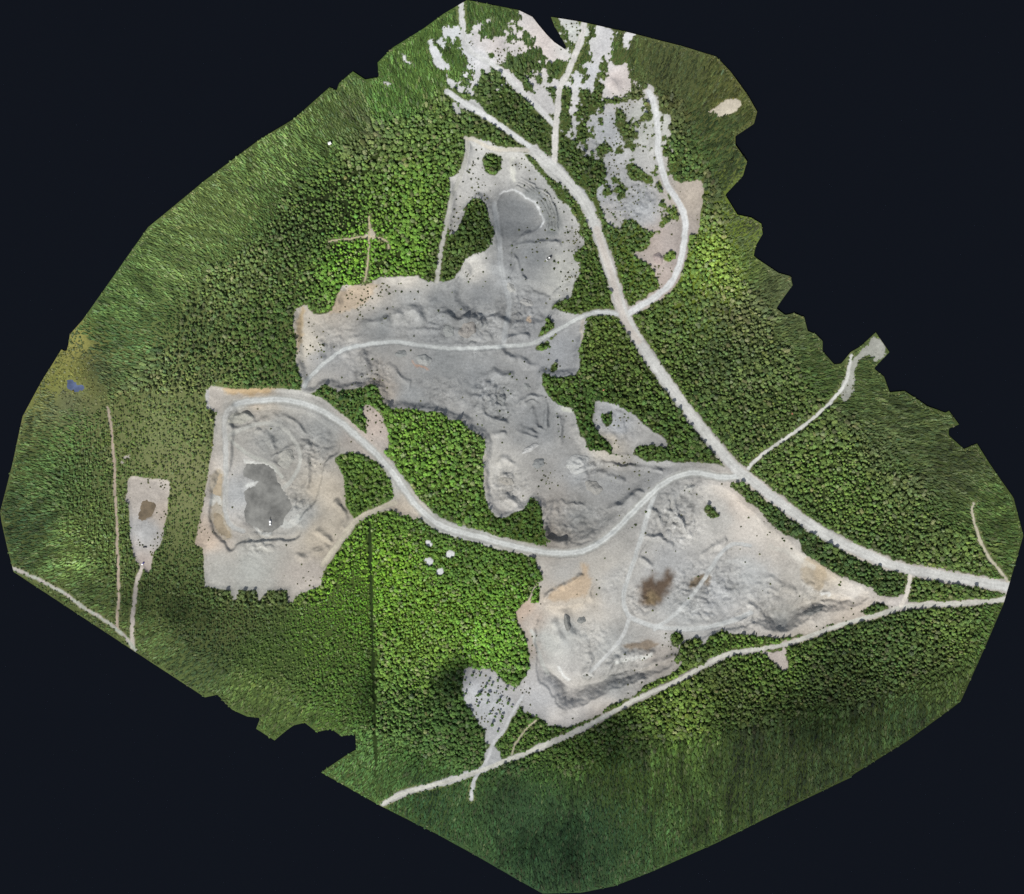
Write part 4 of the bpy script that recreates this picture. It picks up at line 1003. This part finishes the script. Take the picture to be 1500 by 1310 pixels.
def write_points(name, xs_, ys_, size, st, tint, kinds, protos, label, category, extra=None):
    """one forest mass: points carrying copies of a few tree shapes"""
    nP = len(xs_)
    z = hsample(xs_, ys_)
    me = bpy.data.meshes.new(name)
    me.vertices.add(nP)
    me.vertices.foreach_set("co", np.stack([wx(xs_), wy(ys_), z - .1], -1).astype(np.float32).ravel())
    ang = rng.uniform(0, 6.283, nP)
    rad = np.arctan2(-(ys_ - 610), (xs_ - 760))              # outward from the site's middle
    rad = rad + .5 * fbm(xs_, ys_, 120, 2, 61)
    far = st > .12
    sew = sstep(ys_, 930, 1010) * sstep(xs_, 850, 960)
    rad = rad * (1 - sew) - sew * (1.5708 + .15 * fbm(xs_, ys_, 60, 2, 62))
    ang = np.where(far, rad + rng.normal(0, .12, nP), ang)
    tilt = np.where(far, st * .22, 0)                          # windblown outer trees lean outward
    rotv = np.stack([np.zeros(nP), tilt, ang], -1).astype(np.float32)
    sc = np.stack([size * (1 + 1.35 * st), size * (1 - .25 * st), size * rng.uniform(.62, .98, nP) * (1 - .52 * st)], -1).astype(np.float32)
    idx = rng.integers(0, len(protos), nP).astype(np.int32)
    for nm_, ty_, data, key in (("rot", 'FLOAT_VECTOR', rotv, "vector"), ("scl", 'FLOAT_VECTOR', sc, "vector"), ("pick", 'INT', idx, "value")):
        a = me.attributes.new(nm_, ty_, 'POINT'); a.data.foreach_set(key, data.ravel())
    a = me.attributes.new("tint", 'FLOAT_COLOR', 'POINT')
    rgba = np.ones((nP, 4), np.float32); rgba[:, :3] = tint; a.data.foreach_set("color", rgba.ravel())
    o = link(name, me, kind='stuff', label=label, category=category)
    ng = bpy.data.node_groups.new(name, 'GeometryNodeTree')
    ng.interface.new_socket("Geometry", in_out='INPUT', socket_type='NodeSocketGeometry')
    ng.interface.new_socket("Geometry", in_out='OUTPUT', socket_type='NodeSocketGeometry')
    N = ng.nodes; Lk = ng.links
    gi = N.new('NodeGroupInput'); go = N.new('NodeGroupOutput')
    jn = N.new('GeometryNodeJoinGeometry')
    for p in reversed(protos):
        po = bpy.data.objects.new(p.name, p)
        oi = N.new('GeometryNodeObjectInfo'); oi.inputs['Object'].default_value = po
        gti = N.new('GeometryNodeGeometryToInstance')
        Lk.new(oi.outputs['Geometry'], gti.inputs[0]); Lk.new(gti.outputs[0], jn.inputs[0])
    iop = N.new('GeometryNodeInstanceOnPoints')
    def attr(nm_, dt):
        a_ = N.new('GeometryNodeInputNamedAttribute'); a_.data_type = dt; a_.inputs[0].default_value = nm_
        return [s for s in a_.outputs if s.enabled and s.name == 'Attribute'][0]
    e2r = N.new('FunctionNodeEulerToRotation')
    Lk.new(attr('rot', 'FLOAT_VECTOR'), e2r.inputs[0])
    Lk.new(gi.outputs[0], iop.inputs['Points']); Lk.new(jn.outputs[0], iop.inputs['Instance'])
    iop.inputs['Pick Instance'].default_value = True
    Lk.new(attr('pick', 'INT'), iop.inputs['Instance Index'])
    Lk.new(e2r.outputs[0], iop.inputs['Rotation']); Lk.new(attr('scl', 'FLOAT_VECTOR'), iop.inputs['Scale'])
    Lk.new(iop.outputs[0], go.inputs[0])
    md = o.modifiers.new("trees", 'NODES'); md.node_group = ng
    return o

KT = 1.17
def vary(t, amt=.30):
    v = rng.normal(1, amt, (len(t), 1)).clip(.5, 1.6)
    hue = rng.normal(.01, .055, (len(t), 1))
    gr = (rng.uniform(size=(len(t), 1)) < .14) * .55
    t = t * (1 - gr) + gr * np.array((.20, .22, .13)) * (t.mean(1, keepdims=True) / .12)
    t = (t * .86 + t.mean(1, keepdims=True) * .14) * np.array((1.08, 1.0, .9))
    return np.clip(t * v * np.concatenate([1 + hue, np.ones_like(hue), 1 - hue], 1), .004, .6) * KT

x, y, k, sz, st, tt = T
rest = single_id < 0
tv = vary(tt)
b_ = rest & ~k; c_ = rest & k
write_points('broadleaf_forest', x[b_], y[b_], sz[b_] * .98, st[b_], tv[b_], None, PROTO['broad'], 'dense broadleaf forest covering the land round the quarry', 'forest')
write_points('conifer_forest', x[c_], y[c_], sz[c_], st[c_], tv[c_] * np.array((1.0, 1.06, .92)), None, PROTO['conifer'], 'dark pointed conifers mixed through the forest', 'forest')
x3, y3, k3, sz3, st3, tt3 = Md
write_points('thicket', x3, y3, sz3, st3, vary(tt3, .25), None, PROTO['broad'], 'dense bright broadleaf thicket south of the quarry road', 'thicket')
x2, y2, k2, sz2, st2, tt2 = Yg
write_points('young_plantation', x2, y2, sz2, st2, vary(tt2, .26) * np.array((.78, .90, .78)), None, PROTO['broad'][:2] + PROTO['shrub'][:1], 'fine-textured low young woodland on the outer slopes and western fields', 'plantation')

# ---- single trees
tree_count = 0
def single_tree(px, py, conifer, size, tint, label, group, i):
    root = bpy.data.objects.new('tree', None); COL.objects.link(root)
    root.empty_display_size = 1
    z = float(hsample([px], [py])[0])
    root.location = (wx(px), wy(py), z); root.rotation_euler = (0, 0, random.uniform(0, 6.28)); root.scale = (size, size, size)
    root['label'] = label; root['category'] = 'tree'; root['group'] = group
    tr = link('trunk', M_TRUNK, root)
    me = random.choice(CROWN['conifer' if conifer else 'broad'])
    cr = link('crown', me, root); cr['tint'] = [float(v) for v in tint]
    return root
def where_in(px, py, P):
    P = np.array(P); cx_, cy_ = P[:, 0].mean(), P[:, 1].mean()
    return cx_, cy_
ORD = ['first','second','third','fourth','fifth','sixth','seventh','eighth','ninth','tenth','eleventh','twelfth','thirteenth','fourteenth','fifteenth','sixteenth','seventeenth','eighteenth','nineteenth','twentieth']
for i, kname in enumerate(keys):
    idxs = np.where(single_id == i)[0]
    if not len(idxs): continue
    # rows from north to south, counted from the west inside each row
    P = np.array(GREEN[kname])
    ymin = y[idxs].min()
    rows = ((y[idxs] - ymin) / 9.0).astype(int)
    nrow = rows.max() + 1
    for r in range(nrow):
        rr = idxs[rows == r]; rr = rr[np.argsort(x[rr])]
        for j, t in enumerate(rr):
            tone = 'dark pointed conifer' if k[t] else ('bright leafy tree' if tv[t][1] > np.median(tv[idxs][:, 1]) else 'dull leafy tree')
            lab = f"{tone}, {ORD[min(j, 19)]} from west, {ORD[r]} row from north, {SINGLE[kname]}"
            tint = tv[t] * (np.array((1.0, 1.06, .92)) if k[t] else 1)
            single_tree(float(x[t]), float(y[t]), bool(k[t]), float(sz[t]), tint, lab, 'trees in the small woods of the quarry', j); tree_count += 1

# ---- trees of the southern scrub, one by one
SCRUB_T = [(680,985),(693,989),(704,990),(722,984),(690,1004),(697,1016),(704,1015),(697,1029),(722,1002),(731,996),(744,1021),(728,1030),(735,1026),(745,1029),(749,1034),(701,1034),(681,996),(715,997),(684,1013),(712,1006),(718,1018),(711,1030),(724,1016),(733,1040),(739,1008),(752,1012),(728,1052),(735,1056),(722,1060),(716,1044),(738,1048),(727,1068)]
for i, (px, py) in enumerate(sorted(SCRUB_T, key=lambda p: (p[1] // 14, p[0]))):
    row = int(py // 14) - int(980 // 14); 
    j = sum(1 for a in SCRUB_T if a[1] // 14 == py // 14 and a[0] < px)
    single_tree(px + random.uniform(-2.6, 2.6), py + random.uniform(-2.6, 2.6), False, random.uniform(.42, 1.0), lin((62,84,40)) * KT, f"round bushy tree, {ORD[j]} from west, {ORD[max(row,0)]} row from north, white southern scrub", 'trees scattered in the white southern scrub', i)
    tree_count += 1
for px, py, lab in [(884,572,'single rusty red tree inside the wood east of the grey bay'),(1161,606,'single rusty red tree in the forest above the thin whitish track')]:
    single_tree(px, py, False, .62, lin((170,112,92)) * 1.0, lab, 'rusty red trees', 0); tree_count += 1

# ---- shrubs on the gravel
SHRUBS = [(757,362),(808,336),(812,337),(787,296),(806,316),(750,360),(662,428),(601,427),(612,427),(588,427),(579,426),(626,418),(660,400),(686,412),(642,455),(750,552),(757,556),(747,548),(738,568),(744,572),(748,577),(732,602),(744,604),(698,609),(706,623),(700,622),(737,612),(790,545),(768,530),(771,554),(800,582),(817,612),(818,622),(819,632),(820,640),(816,606),(787,690),(795,690),(799,698),(793,704),(789,713),(788,724),(800,709),(931,751),(942,740),(931,769),(926,773),(886,818),(874,850),(878,862),(1003,719),(1010,720),(946,750),(990,808),(979,877),(1009,877),(1023,845),(839,1053),(944,965),(955,962),(948,960),(962,975),(985,998),(1086,772),(1128,780),(1146,789),(1172,874),(1160,804),(1230,857),(1232,853),(1149,792),(1232,858),(452,478),(530,440),(535,447),(528,450),(545,437),(552,430),(557,428),(565,424),(570,430),(478,530),(474,515),(472,505),(545,526),(535,536),(500,553),(520,562),(548,556),(560,557),(606,492),(812,393),(818,384),(822,398),(824,412),(821,420),(812,382),(770,409),(745,406),(748,388),(765,395),(680,238),(693,236),(700,232),(686,252),(690,262),(678,266),(668,292),(664,318),(672,338),(660,330),(688,248),(870,250),(840,258),(700,342),(720,345),(712,378),(700,372),(684,404),(688,408),(768,272),(776,262),(800,262),(812,290),(818,296),(826,310),(838,322),(832,340),(832,352),(838,368),(892,615),(900,650),(884,656),(906,655),(915,607),(920,612),(768,940),(772,968),(768,950),(765,905),(776,895),(792,860),(760,925),(792,885),(1130,935),(1108,928),(1150,945),(1128,972),(1152,946),(860,990),(880,655),(1235,905),(1250,900),(1262,896),(1196,918),(1206,920),(1176,932),(1180,940),(940,1000),(920,1016),(905,1030)]
MARKS = [(804,378,'the wheel loader'),(830,850,'the orange sand patch'),(958,866,'the brown boggy patch'),(390,730,'the grey pond'),(214,750,'the small pit puddle'),(692,335,'the ledge wood'),(660,382,'the ledge track wood'),(722,241,'the knoll clump'),(685,483,'the pinkish cone heap'),(621,527,'the round pale heap'),(587,518,'the small lumpy heap'),(847,680,'the big hollow stockpile'),(777,657,'the whitish elongated heap'),(770,768,'the wedge wood'),(913,462,'the main road junction'),(1082,698,'the quarry road junction'),(1192,895,'the dark spoil row'),(1330,885,'the sandy link road'),(640,413,'the ledge track foot'),(452,553,'the haul road bend'),(500,513,'the haul road west end'),(540,415,'the sandy footpath end'),(735,582,'the long grey spoil heap'),(852,909,'the dark round heap'),(859,994,'the pale corner heap'),(1042,750,'the pit floor clump'),(992,937,'the southern bank clump'),(870,714,'the rounded grey heap'),(742,705,'the low buff heap'),(757,300,'the northern pit face'),(750,340,'the northern pit floor'),(800,470,'the haul road thicket'),(890,615,'the grey clearing clump'),(820,630,'the shrubby bund'),(1010,714,'the whitish junction heap'),(945,750,'the pit road head'),(748,420,'the light rubbly heap'),(772,442,'the rubbly heap at the pit mouth'),(1140,962,'the sandy spur'),(784,222,'the fork track end'),(860,300,'the main road bend'),(772,566,'the small round heap'),(766,915,'the pink sand edge')]
DIRS = ['east','north-east','north','north-west','west','south-west','south','south-east']
cells = {}
for px, py in sorted(set(SHRUBS)):
    if grid_lookup(out_sd, np.array([px], float), np.array([py], float))[0] > -2: continue
    if grid_lookup(road_edge_forest, np.array([px], float), np.array([py], float))[0] < .5: continue
    mk_ = min(MARKS, key=lambda q_: math.hypot(q_[0] - px, q_[1] - py))
    dd = DIRS[int(round(math.atan2(mk_[1] - py, px - mk_[0]) / (math.pi / 4))) % 8]
    cells.setdefault((mk_, dd), []).append((math.hypot(mk_[0] - px, mk_[1] - py), px, py))
for (mk_, dd), lst in cells.items():
    lst.sort()
    for j, (_, px, py) in enumerate(lst):
        o = link('shrub', random.choice(PROTO['shrub']))
        o.location = (wx(px), wy(py), float(hsample([px], [py])[0]) - .05)
        sc_ = random.uniform(.7, 1.45); o.scale = (sc_, sc_ * random.uniform(.6, 1.25), sc_ * .9); o.rotation_euler = (0, 0, random.uniform(0, 6.28))
        dark = random.random() < .7
        o['tint'] = [float(v) for v in lin((46,56,30) if dark else (70,84,40)) * 1.1]
        which = 'only shrub' if len(lst) == 1 else ('nearest shrub' if j == 0 else ORD[j] + ' nearest shrub')
        o['label'] = f"{'big' if sc_ > 1.2 else 'small' if sc_ < .9 else 'middling'} {'dark' if dark else 'light green'} shrub, {which} just {dd} of {mk_[2]}"
        o['category'] = 'shrub'; o['group'] = 'shrubs scattered on the gravel'

# low scrub speckling the sand: one mass
sx_, sy_ = jitter_grid(4.2, .5)
inb = grid_lookup(bare, sx_, sy_) & (grid_lookup(road_edge, sx_, sy_) > 1.0) & (grid_lookup(out_sd, sx_, sy_) < -2)
dn = fbm(sx_, sy_, 22, 3, 404)
dens_p = np.full(sx_.shape, .004)
for x_, y_, r_, a_ in [(680,270,45,.32),(665,330,30,.25),(836,340,34,.62),(842,400,26,.5),(812,285,26,.5),(790,250,22,.4),(755,235,20,.3),(720,215,20,.4),(690,400,25,.16),(915,180,45,.42),(930,300,55,.34),(985,300,40,.25),(975,395,35,.28),(680,70,50,.3),(740,80,30,.3),(720,1030,60,.30),(540,430,50,.22),(445,510,40,.22),(550,625,30,.25),(830,620,20,.1),(800,700,22,.2),(215,703,12,.6),(240,706,12,.6),(198,806,16,.5),(240,760,12,.5),(238,790,12,.5),(226,808,12,.5),(905,620,30,.14),(930,685,40,.2),(1000,950,30,.35),(770,960,30,.18),(1110,780,40,.05),(1240,545,40,.6),(890,230,40,.5),(835,50,30,.2),(540,560,30,.2),(820,430,25,.3),(770,360,40,.08),(850,500,20,.12),(800,540,30,.12),(455,850,22,.2),(290,780,20,.25)]:
    dens_p = np.maximum(dens_p, a_ * np.clip(1.25 - np.hypot(sx_ - x_, sy_ - y_) / r_, 0, 1))
keep_s = inb & (rng.uniform(size=sx_.shape) < dens_p * (1 + 2.2 * dn))
for P, mk, z, sdw in WATER: keep_s &= grid_lookup(sdw, sx_, sy_) > 3
ax_, ay_ = sx_[keep_s], sy_[keep_s]
write_points('scrub', ax_, ay_, rng.uniform(.45, 1.25, len(ax_)), np.zeros(len(ax_)), vary(np.tile(lin((66,74,42)), (len(ax_), 1)), .3), None, PROTO['shrub'], 'low dark scrub speckling the sand and gravel', 'scrub')
# undergrowth on the verges of forest and road
ux_, uy_ = jitter_grid(2.6, .5)
bs_ = grid_lookup(np.maximum(bare_sd, -green_sd), ux_, uy_); re_ = grid_lookup(road_edge_forest, ux_, uy_)
gap_ = np.zeros(ux_.shape, bool)
for x_, y_, r_ in scrubby: gap_ |= np.hypot(ux_ - x_, uy_ - y_) < r_ * 1.1
gap_ |= (ux_ > 760) & (ux_ < 895) & (uy_ > 215) & (uy_ < 450)
ok_ = (grid_lookup(out_sd, ux_, uy_) < -.8) & (bs_ > -.5) & (re_ > .2) & ((bs_ < 5) | (re_ < 6) | gap_ | (grid_lookup(out_sd, ux_, uy_) > -7)) & (rng.uniform(size=ux_.shape) < .5)
marsh_ = (poly_sd(MARSH, ux_, uy_, 20, 1) < 0) & (grid_lookup(out_sd, ux_, uy_) < -1) & (rng.uniform(size=ux_.shape) < .5)
for P, mk, z, sdw in WATER: marsh_ &= grid_lookup(sdw, ux_, uy_) > 1
ok_ |= marsh_
ax_, ay_ = ux_[ok_], uy_[ok_]
write_points('undergrowth', ax_, ay_, rng.uniform(.7, 1.5, len(ax_)), np.zeros(len(ax_)), vary(tree_tint(ax_, ay_) * 1.05, .25), None, PROTO['shrub'], 'bushy undergrowth along the wood edges and in the marsh', 'undergrowth')

# ------------------------------------------------------------------ machines, vehicles and huts
M_WHITE = plain('white_paint', (226,226,222), .45, .4, .05)
M_BLACK = plain('black_paint', (18,18,20), .35, .5)
M_BLUE = plain('blue_paint', (44,40,108), .4, .4)
M_GREY = plain('grey_steel', (120,122,124), .5, .4)
M_RUBBER = plain('rubber', (24,24,24), .9, .1)
M_GLASS = plain('dark_glass', (26,32,38), .1, .6)
def box(bm, c, s, bev=.06):
    r = bmesh.ops.create_cube(bm, size=1)
    for v in r['verts']: v.co = Vector((v.co.x * s[0] + c[0], v.co.y * s[1] + c[1], v.co.z * s[2] + c[2]))
    es = list({e for v in r['verts'] for e in v.link_edges})
    if bev: bmesh.ops.bevel(bm, geom=es, offset=bev, segments=2, affect='EDGES', profile=.6)
def wedge(bm, c, s, top):
    r = bmesh.ops.create_cube(bm, size=1)
    for v in r['verts']:
        k_ = top if v.co.z > 0 else 1
        v.co = Vector((v.co.x * s[0] * k_ + c[0], v.co.y * s[1] * (k_ * .5 + .5) + c[1], v.co.z * s[2] + c[2]))
def cyl(bm, c, r, d, axis='Y', seg=16):
    q_ = bmesh.ops.create_cone(bm, cap_ends=True, segments=seg, radius1=r, radius2=r, depth=d)
    for v in q_['verts']:
        p = v.co.copy()
        v.co = Vector((p.x, p.z, p.y) if axis == 'Y' else (p.z, p.x, p.y) if axis == 'X' else p) + Vector(c)
def part(name, mat, parent, *fs):
    bm = bmesh.new()
    for f in fs: f(bm)
    bmesh.ops.recalc_face_normals(bm, faces=bm.faces)
    me = bpy.data.meshes.new(name); bm.to_mesh(me); bm.free(); me.materials.append(mat)
    return link(name, me, parent)
def empty(name, px, py, rot, label, cat, z=None, scale=1.0):
    o = bpy.data.objects.new(name, None); COL.objects.link(o)
    o.location = (wx(px), wy(py), float(hsample([px], [py])[0]) if z is None else z)
    o.rotation_euler = (0, 0, math.radians(rot)); o.scale = (scale,) * 3
    o['label'] = label; o['category'] = cat
    return o
# wheel loader on the northern pit floor
e = empty('wheel_loader', 804.5, 377.5, 215, 'white and grey wheel loader parked on the northern pit floor', 'loader', scale=1.05)
part('body', M_GREY, e, lambda b: box(b, (-1.9, 0, 1.6), (2.6, 1.9, 1.3)), lambda b: box(b, (.9, 0, 1.1), (1.8, 1.2, .6)))
c = part('cab', M_WHITE, e, lambda b: wedge(b, (-.1, 0, 2.5), (1.7, 1.7, 1.7), .85))
part('windscreen', M_GLASS, c, lambda b: box(b, (.78, 0, 2.6), (.12, 1.3, 1.0), .02))
part('engine_hood', M_BLACK, e, lambda b: box(b, (-2.3, 0, 2.4), (1.7, 1.5, .3)))
bk = part('bucket', M_WHITE, e, lambda b: box(b, (3.5, 0, .75), (.35, 2.9, 1.3)), lambda b: box(b, (3.0, 0, .2), (1.0, 2.9, .2)))
part('lift_arm', M_GREY, e, lambda b: box(b, (2.2, .6, 1.2), (2.4, .25, .35)), lambda b: box(b, (2.2, -.6, 1.2), (2.4, .25, .35)))
for ax in (-2.0, 1.3):
    for s_ in (-1, 1): part('wheel', M_RUBBER, e, lambda b: cyl(b, (ax, 1.15 * s_, .75), .78, .6))
def car(name, px, py, rot, label, cat, paint, cabin, pickup=False, scale=1.0):
    e = empty(name, px, py, rot, label, cat, scale=scale)
    part('body', paint, e, lambda b: box(b, (0, 0, .65), (4.5, 1.8, .6), .12))
    if pickup:
        c = part('cab', cabin, e, lambda b: wedge(b, (.55, 0, 1.3), (1.9, 1.65, .8), .8))
        part('cargo_bed', M_WHITE, e, lambda b: box(b, (-1.35, 0, 1.0), (1.7, 1.7, .25), .03))
    else:
        c = part('cabin', cabin, e, lambda b: wedge(b, (-.25, 0, 1.25), (2.7, 1.6, .65), .78))
    part('windscreen', M_GLASS, c, lambda b: box(b, (1.32 if pickup else .98, 0, 1.22), (.1, 1.3, .45), .02))
    for ax in (-1.4, 1.4):
        for s_ in (-1, 1): part('wheel', M_RUBBER, e, lambda b: cyl(b, (ax, .85 * s_, .33), .34, .25))
    for s_ in (-1, 1): part('headlight', M_WHITE, e, lambda b: box(b, (2.25, .65 * s_, .72), (.08, .3, .16), .02))
    return e
car('parked_car', 212.2, 801.6, 4, 'black car parked on bare sand at the south end of the small pit', 'car', M_BLACK, M_BLACK)
car('pickup_truck', 209.2, 825.8, 48, 'blue and white pickup truck at the head of the sandy lane', 'truck', M_BLUE, M_BLUE, True)
# pump pontoon on the grey pond
zw = WATER[0][2]
e = empty('pump_pontoon', 394.6, 766, 90, 'white pump pontoon floating at the south end of the grey pond', 'pontoon', zw)
part('hull', M_GREY, e, lambda b: box(b, (0, 1.1, .25), (7.5, .9, .7), .15), lambda b: box(b, (0, -1.1, .25), (7.5, .9, .7), .15))
part('deck', M_GREY, e, lambda b: box(b, (0, 0, .68), (7.2, 3.0, .12), .02))
part('pump_house', M_WHITE, e, lambda b: box(b, (.9, 0, 1.9), (2.1, 2.0, 2.3), .08))
part('control_hut', M_WHITE, e, lambda b: box(b, (-2.1, 0, 1.7), (1.9, 1.8, 1.9), .08))
part('suction_pipe', M_BLACK, e, lambda b: cyl(b, (4.2, 0, .9), .22, 4.0, 'X'))
# white hut in the north-western forest
e = empty('hut', 483.5, 211.5, 25, 'small white-roofed hut alone in the north-western forest', 'hut', scale=1.0)
part('wall', M_GREY, e, lambda b: box(b, (0, 0, 3.2), (3.2, 2.6, 6.6), .03))
def gable(b):
    vs = [b.verts.new(p) for p in ((-1.8,-1.6,6.5),(1.8,-1.6,6.5),(1.8,1.6,6.5),(-1.8,1.6,6.5),(-1.8,0,7.6),(1.8,0,7.6))]
    for f in ((0,1,5,4),(2,3,4,5),(0,4,3),(1,2,5),(0,3,2,1)): b.faces.new([vs[i] for i in f])
part('roof', M_WHITE, e, gable)
print("trees", tree_count, "broad", b_.sum(), "conifer", c_.sum(), "young", len(x2))

# ------------------------------------------------------------------ thin unseen cloud added in the sun's path to shade the southern forest
m, n, l, b = new_mat("cloud")
tr = n.new("ShaderNodeBsdfTransparent"); mixs = n.new("ShaderNodeMixShader"); mixs.inputs[0].default_value = .085
rgb = n.new("ShaderNodeRGB"); rgb.outputs[0].default_value = (.85, .86, .88, 1); l.new(rgb.outputs[0], b.inputs["Base Color"])
l.new(tr.outputs[0], mixs.inputs[1]); l.new(b.outputs[0], mixs.inputs[2]); l.new(mixs.outputs[0], n["Material Output"].inputs["Surface"])
crs = np.random.default_rng(77)
bmc = bmesh.new()
CH = 1300.0
for tx_, ty_, rx_, ry_, npf in [(890,1080,80,34,44),(668,984,46,26,20),(250,880,80,34,24),(850,1235,110,36,20),(1160,1050,120,40,30),(545,1000,20,60,14)]:
    ox = wx(tx_) + sx * CH / math.tan(EL); oy = wy(ty_) + sy * CH / math.tan(EL)
    for _ in range(npf):
        a = crs.uniform(0, 6.28); r = math.sqrt(crs.uniform(0, 1))
        k_ = .55 - .25 * r
        res = bmesh.ops.create_icosphere(bmc, subdivisions=3, radius=1.0)
        ph = crs.uniform(0, 6, 3)
        for v in res['verts']:
            p = v.co
            q_ = 1 + .13 * math.sin(3 * p.x + ph[0]) * math.sin(3.5 * p.y + ph[1]) + .08 * math.sin(7 * p.z + ph[2] + 5 * p.x)
            v.co = Vector((ox + (r * math.cos(a) * rx_ + p.x * q_ * min(rx_, ry_ * 1.4) * k_) * S, oy + (r * math.sin(a) * ry_ + p.y * q_ * ry_ * k_) * S, CH + 20 * crs.uniform(0, 0) + p.z * q_ * 18))
for f_ in bmc.faces: f_.smooth = True
me = bpy.data.meshes.new("shade_clouds"); bmc.to_mesh(me); bmc.free(); me.materials.append(m)
link("shade_clouds", me, kind='stuff', label='thin broken white cloud added out of view to shade the southern forest', category='shade_clouds')
scene.cycles.transparent_max_bounces = 24
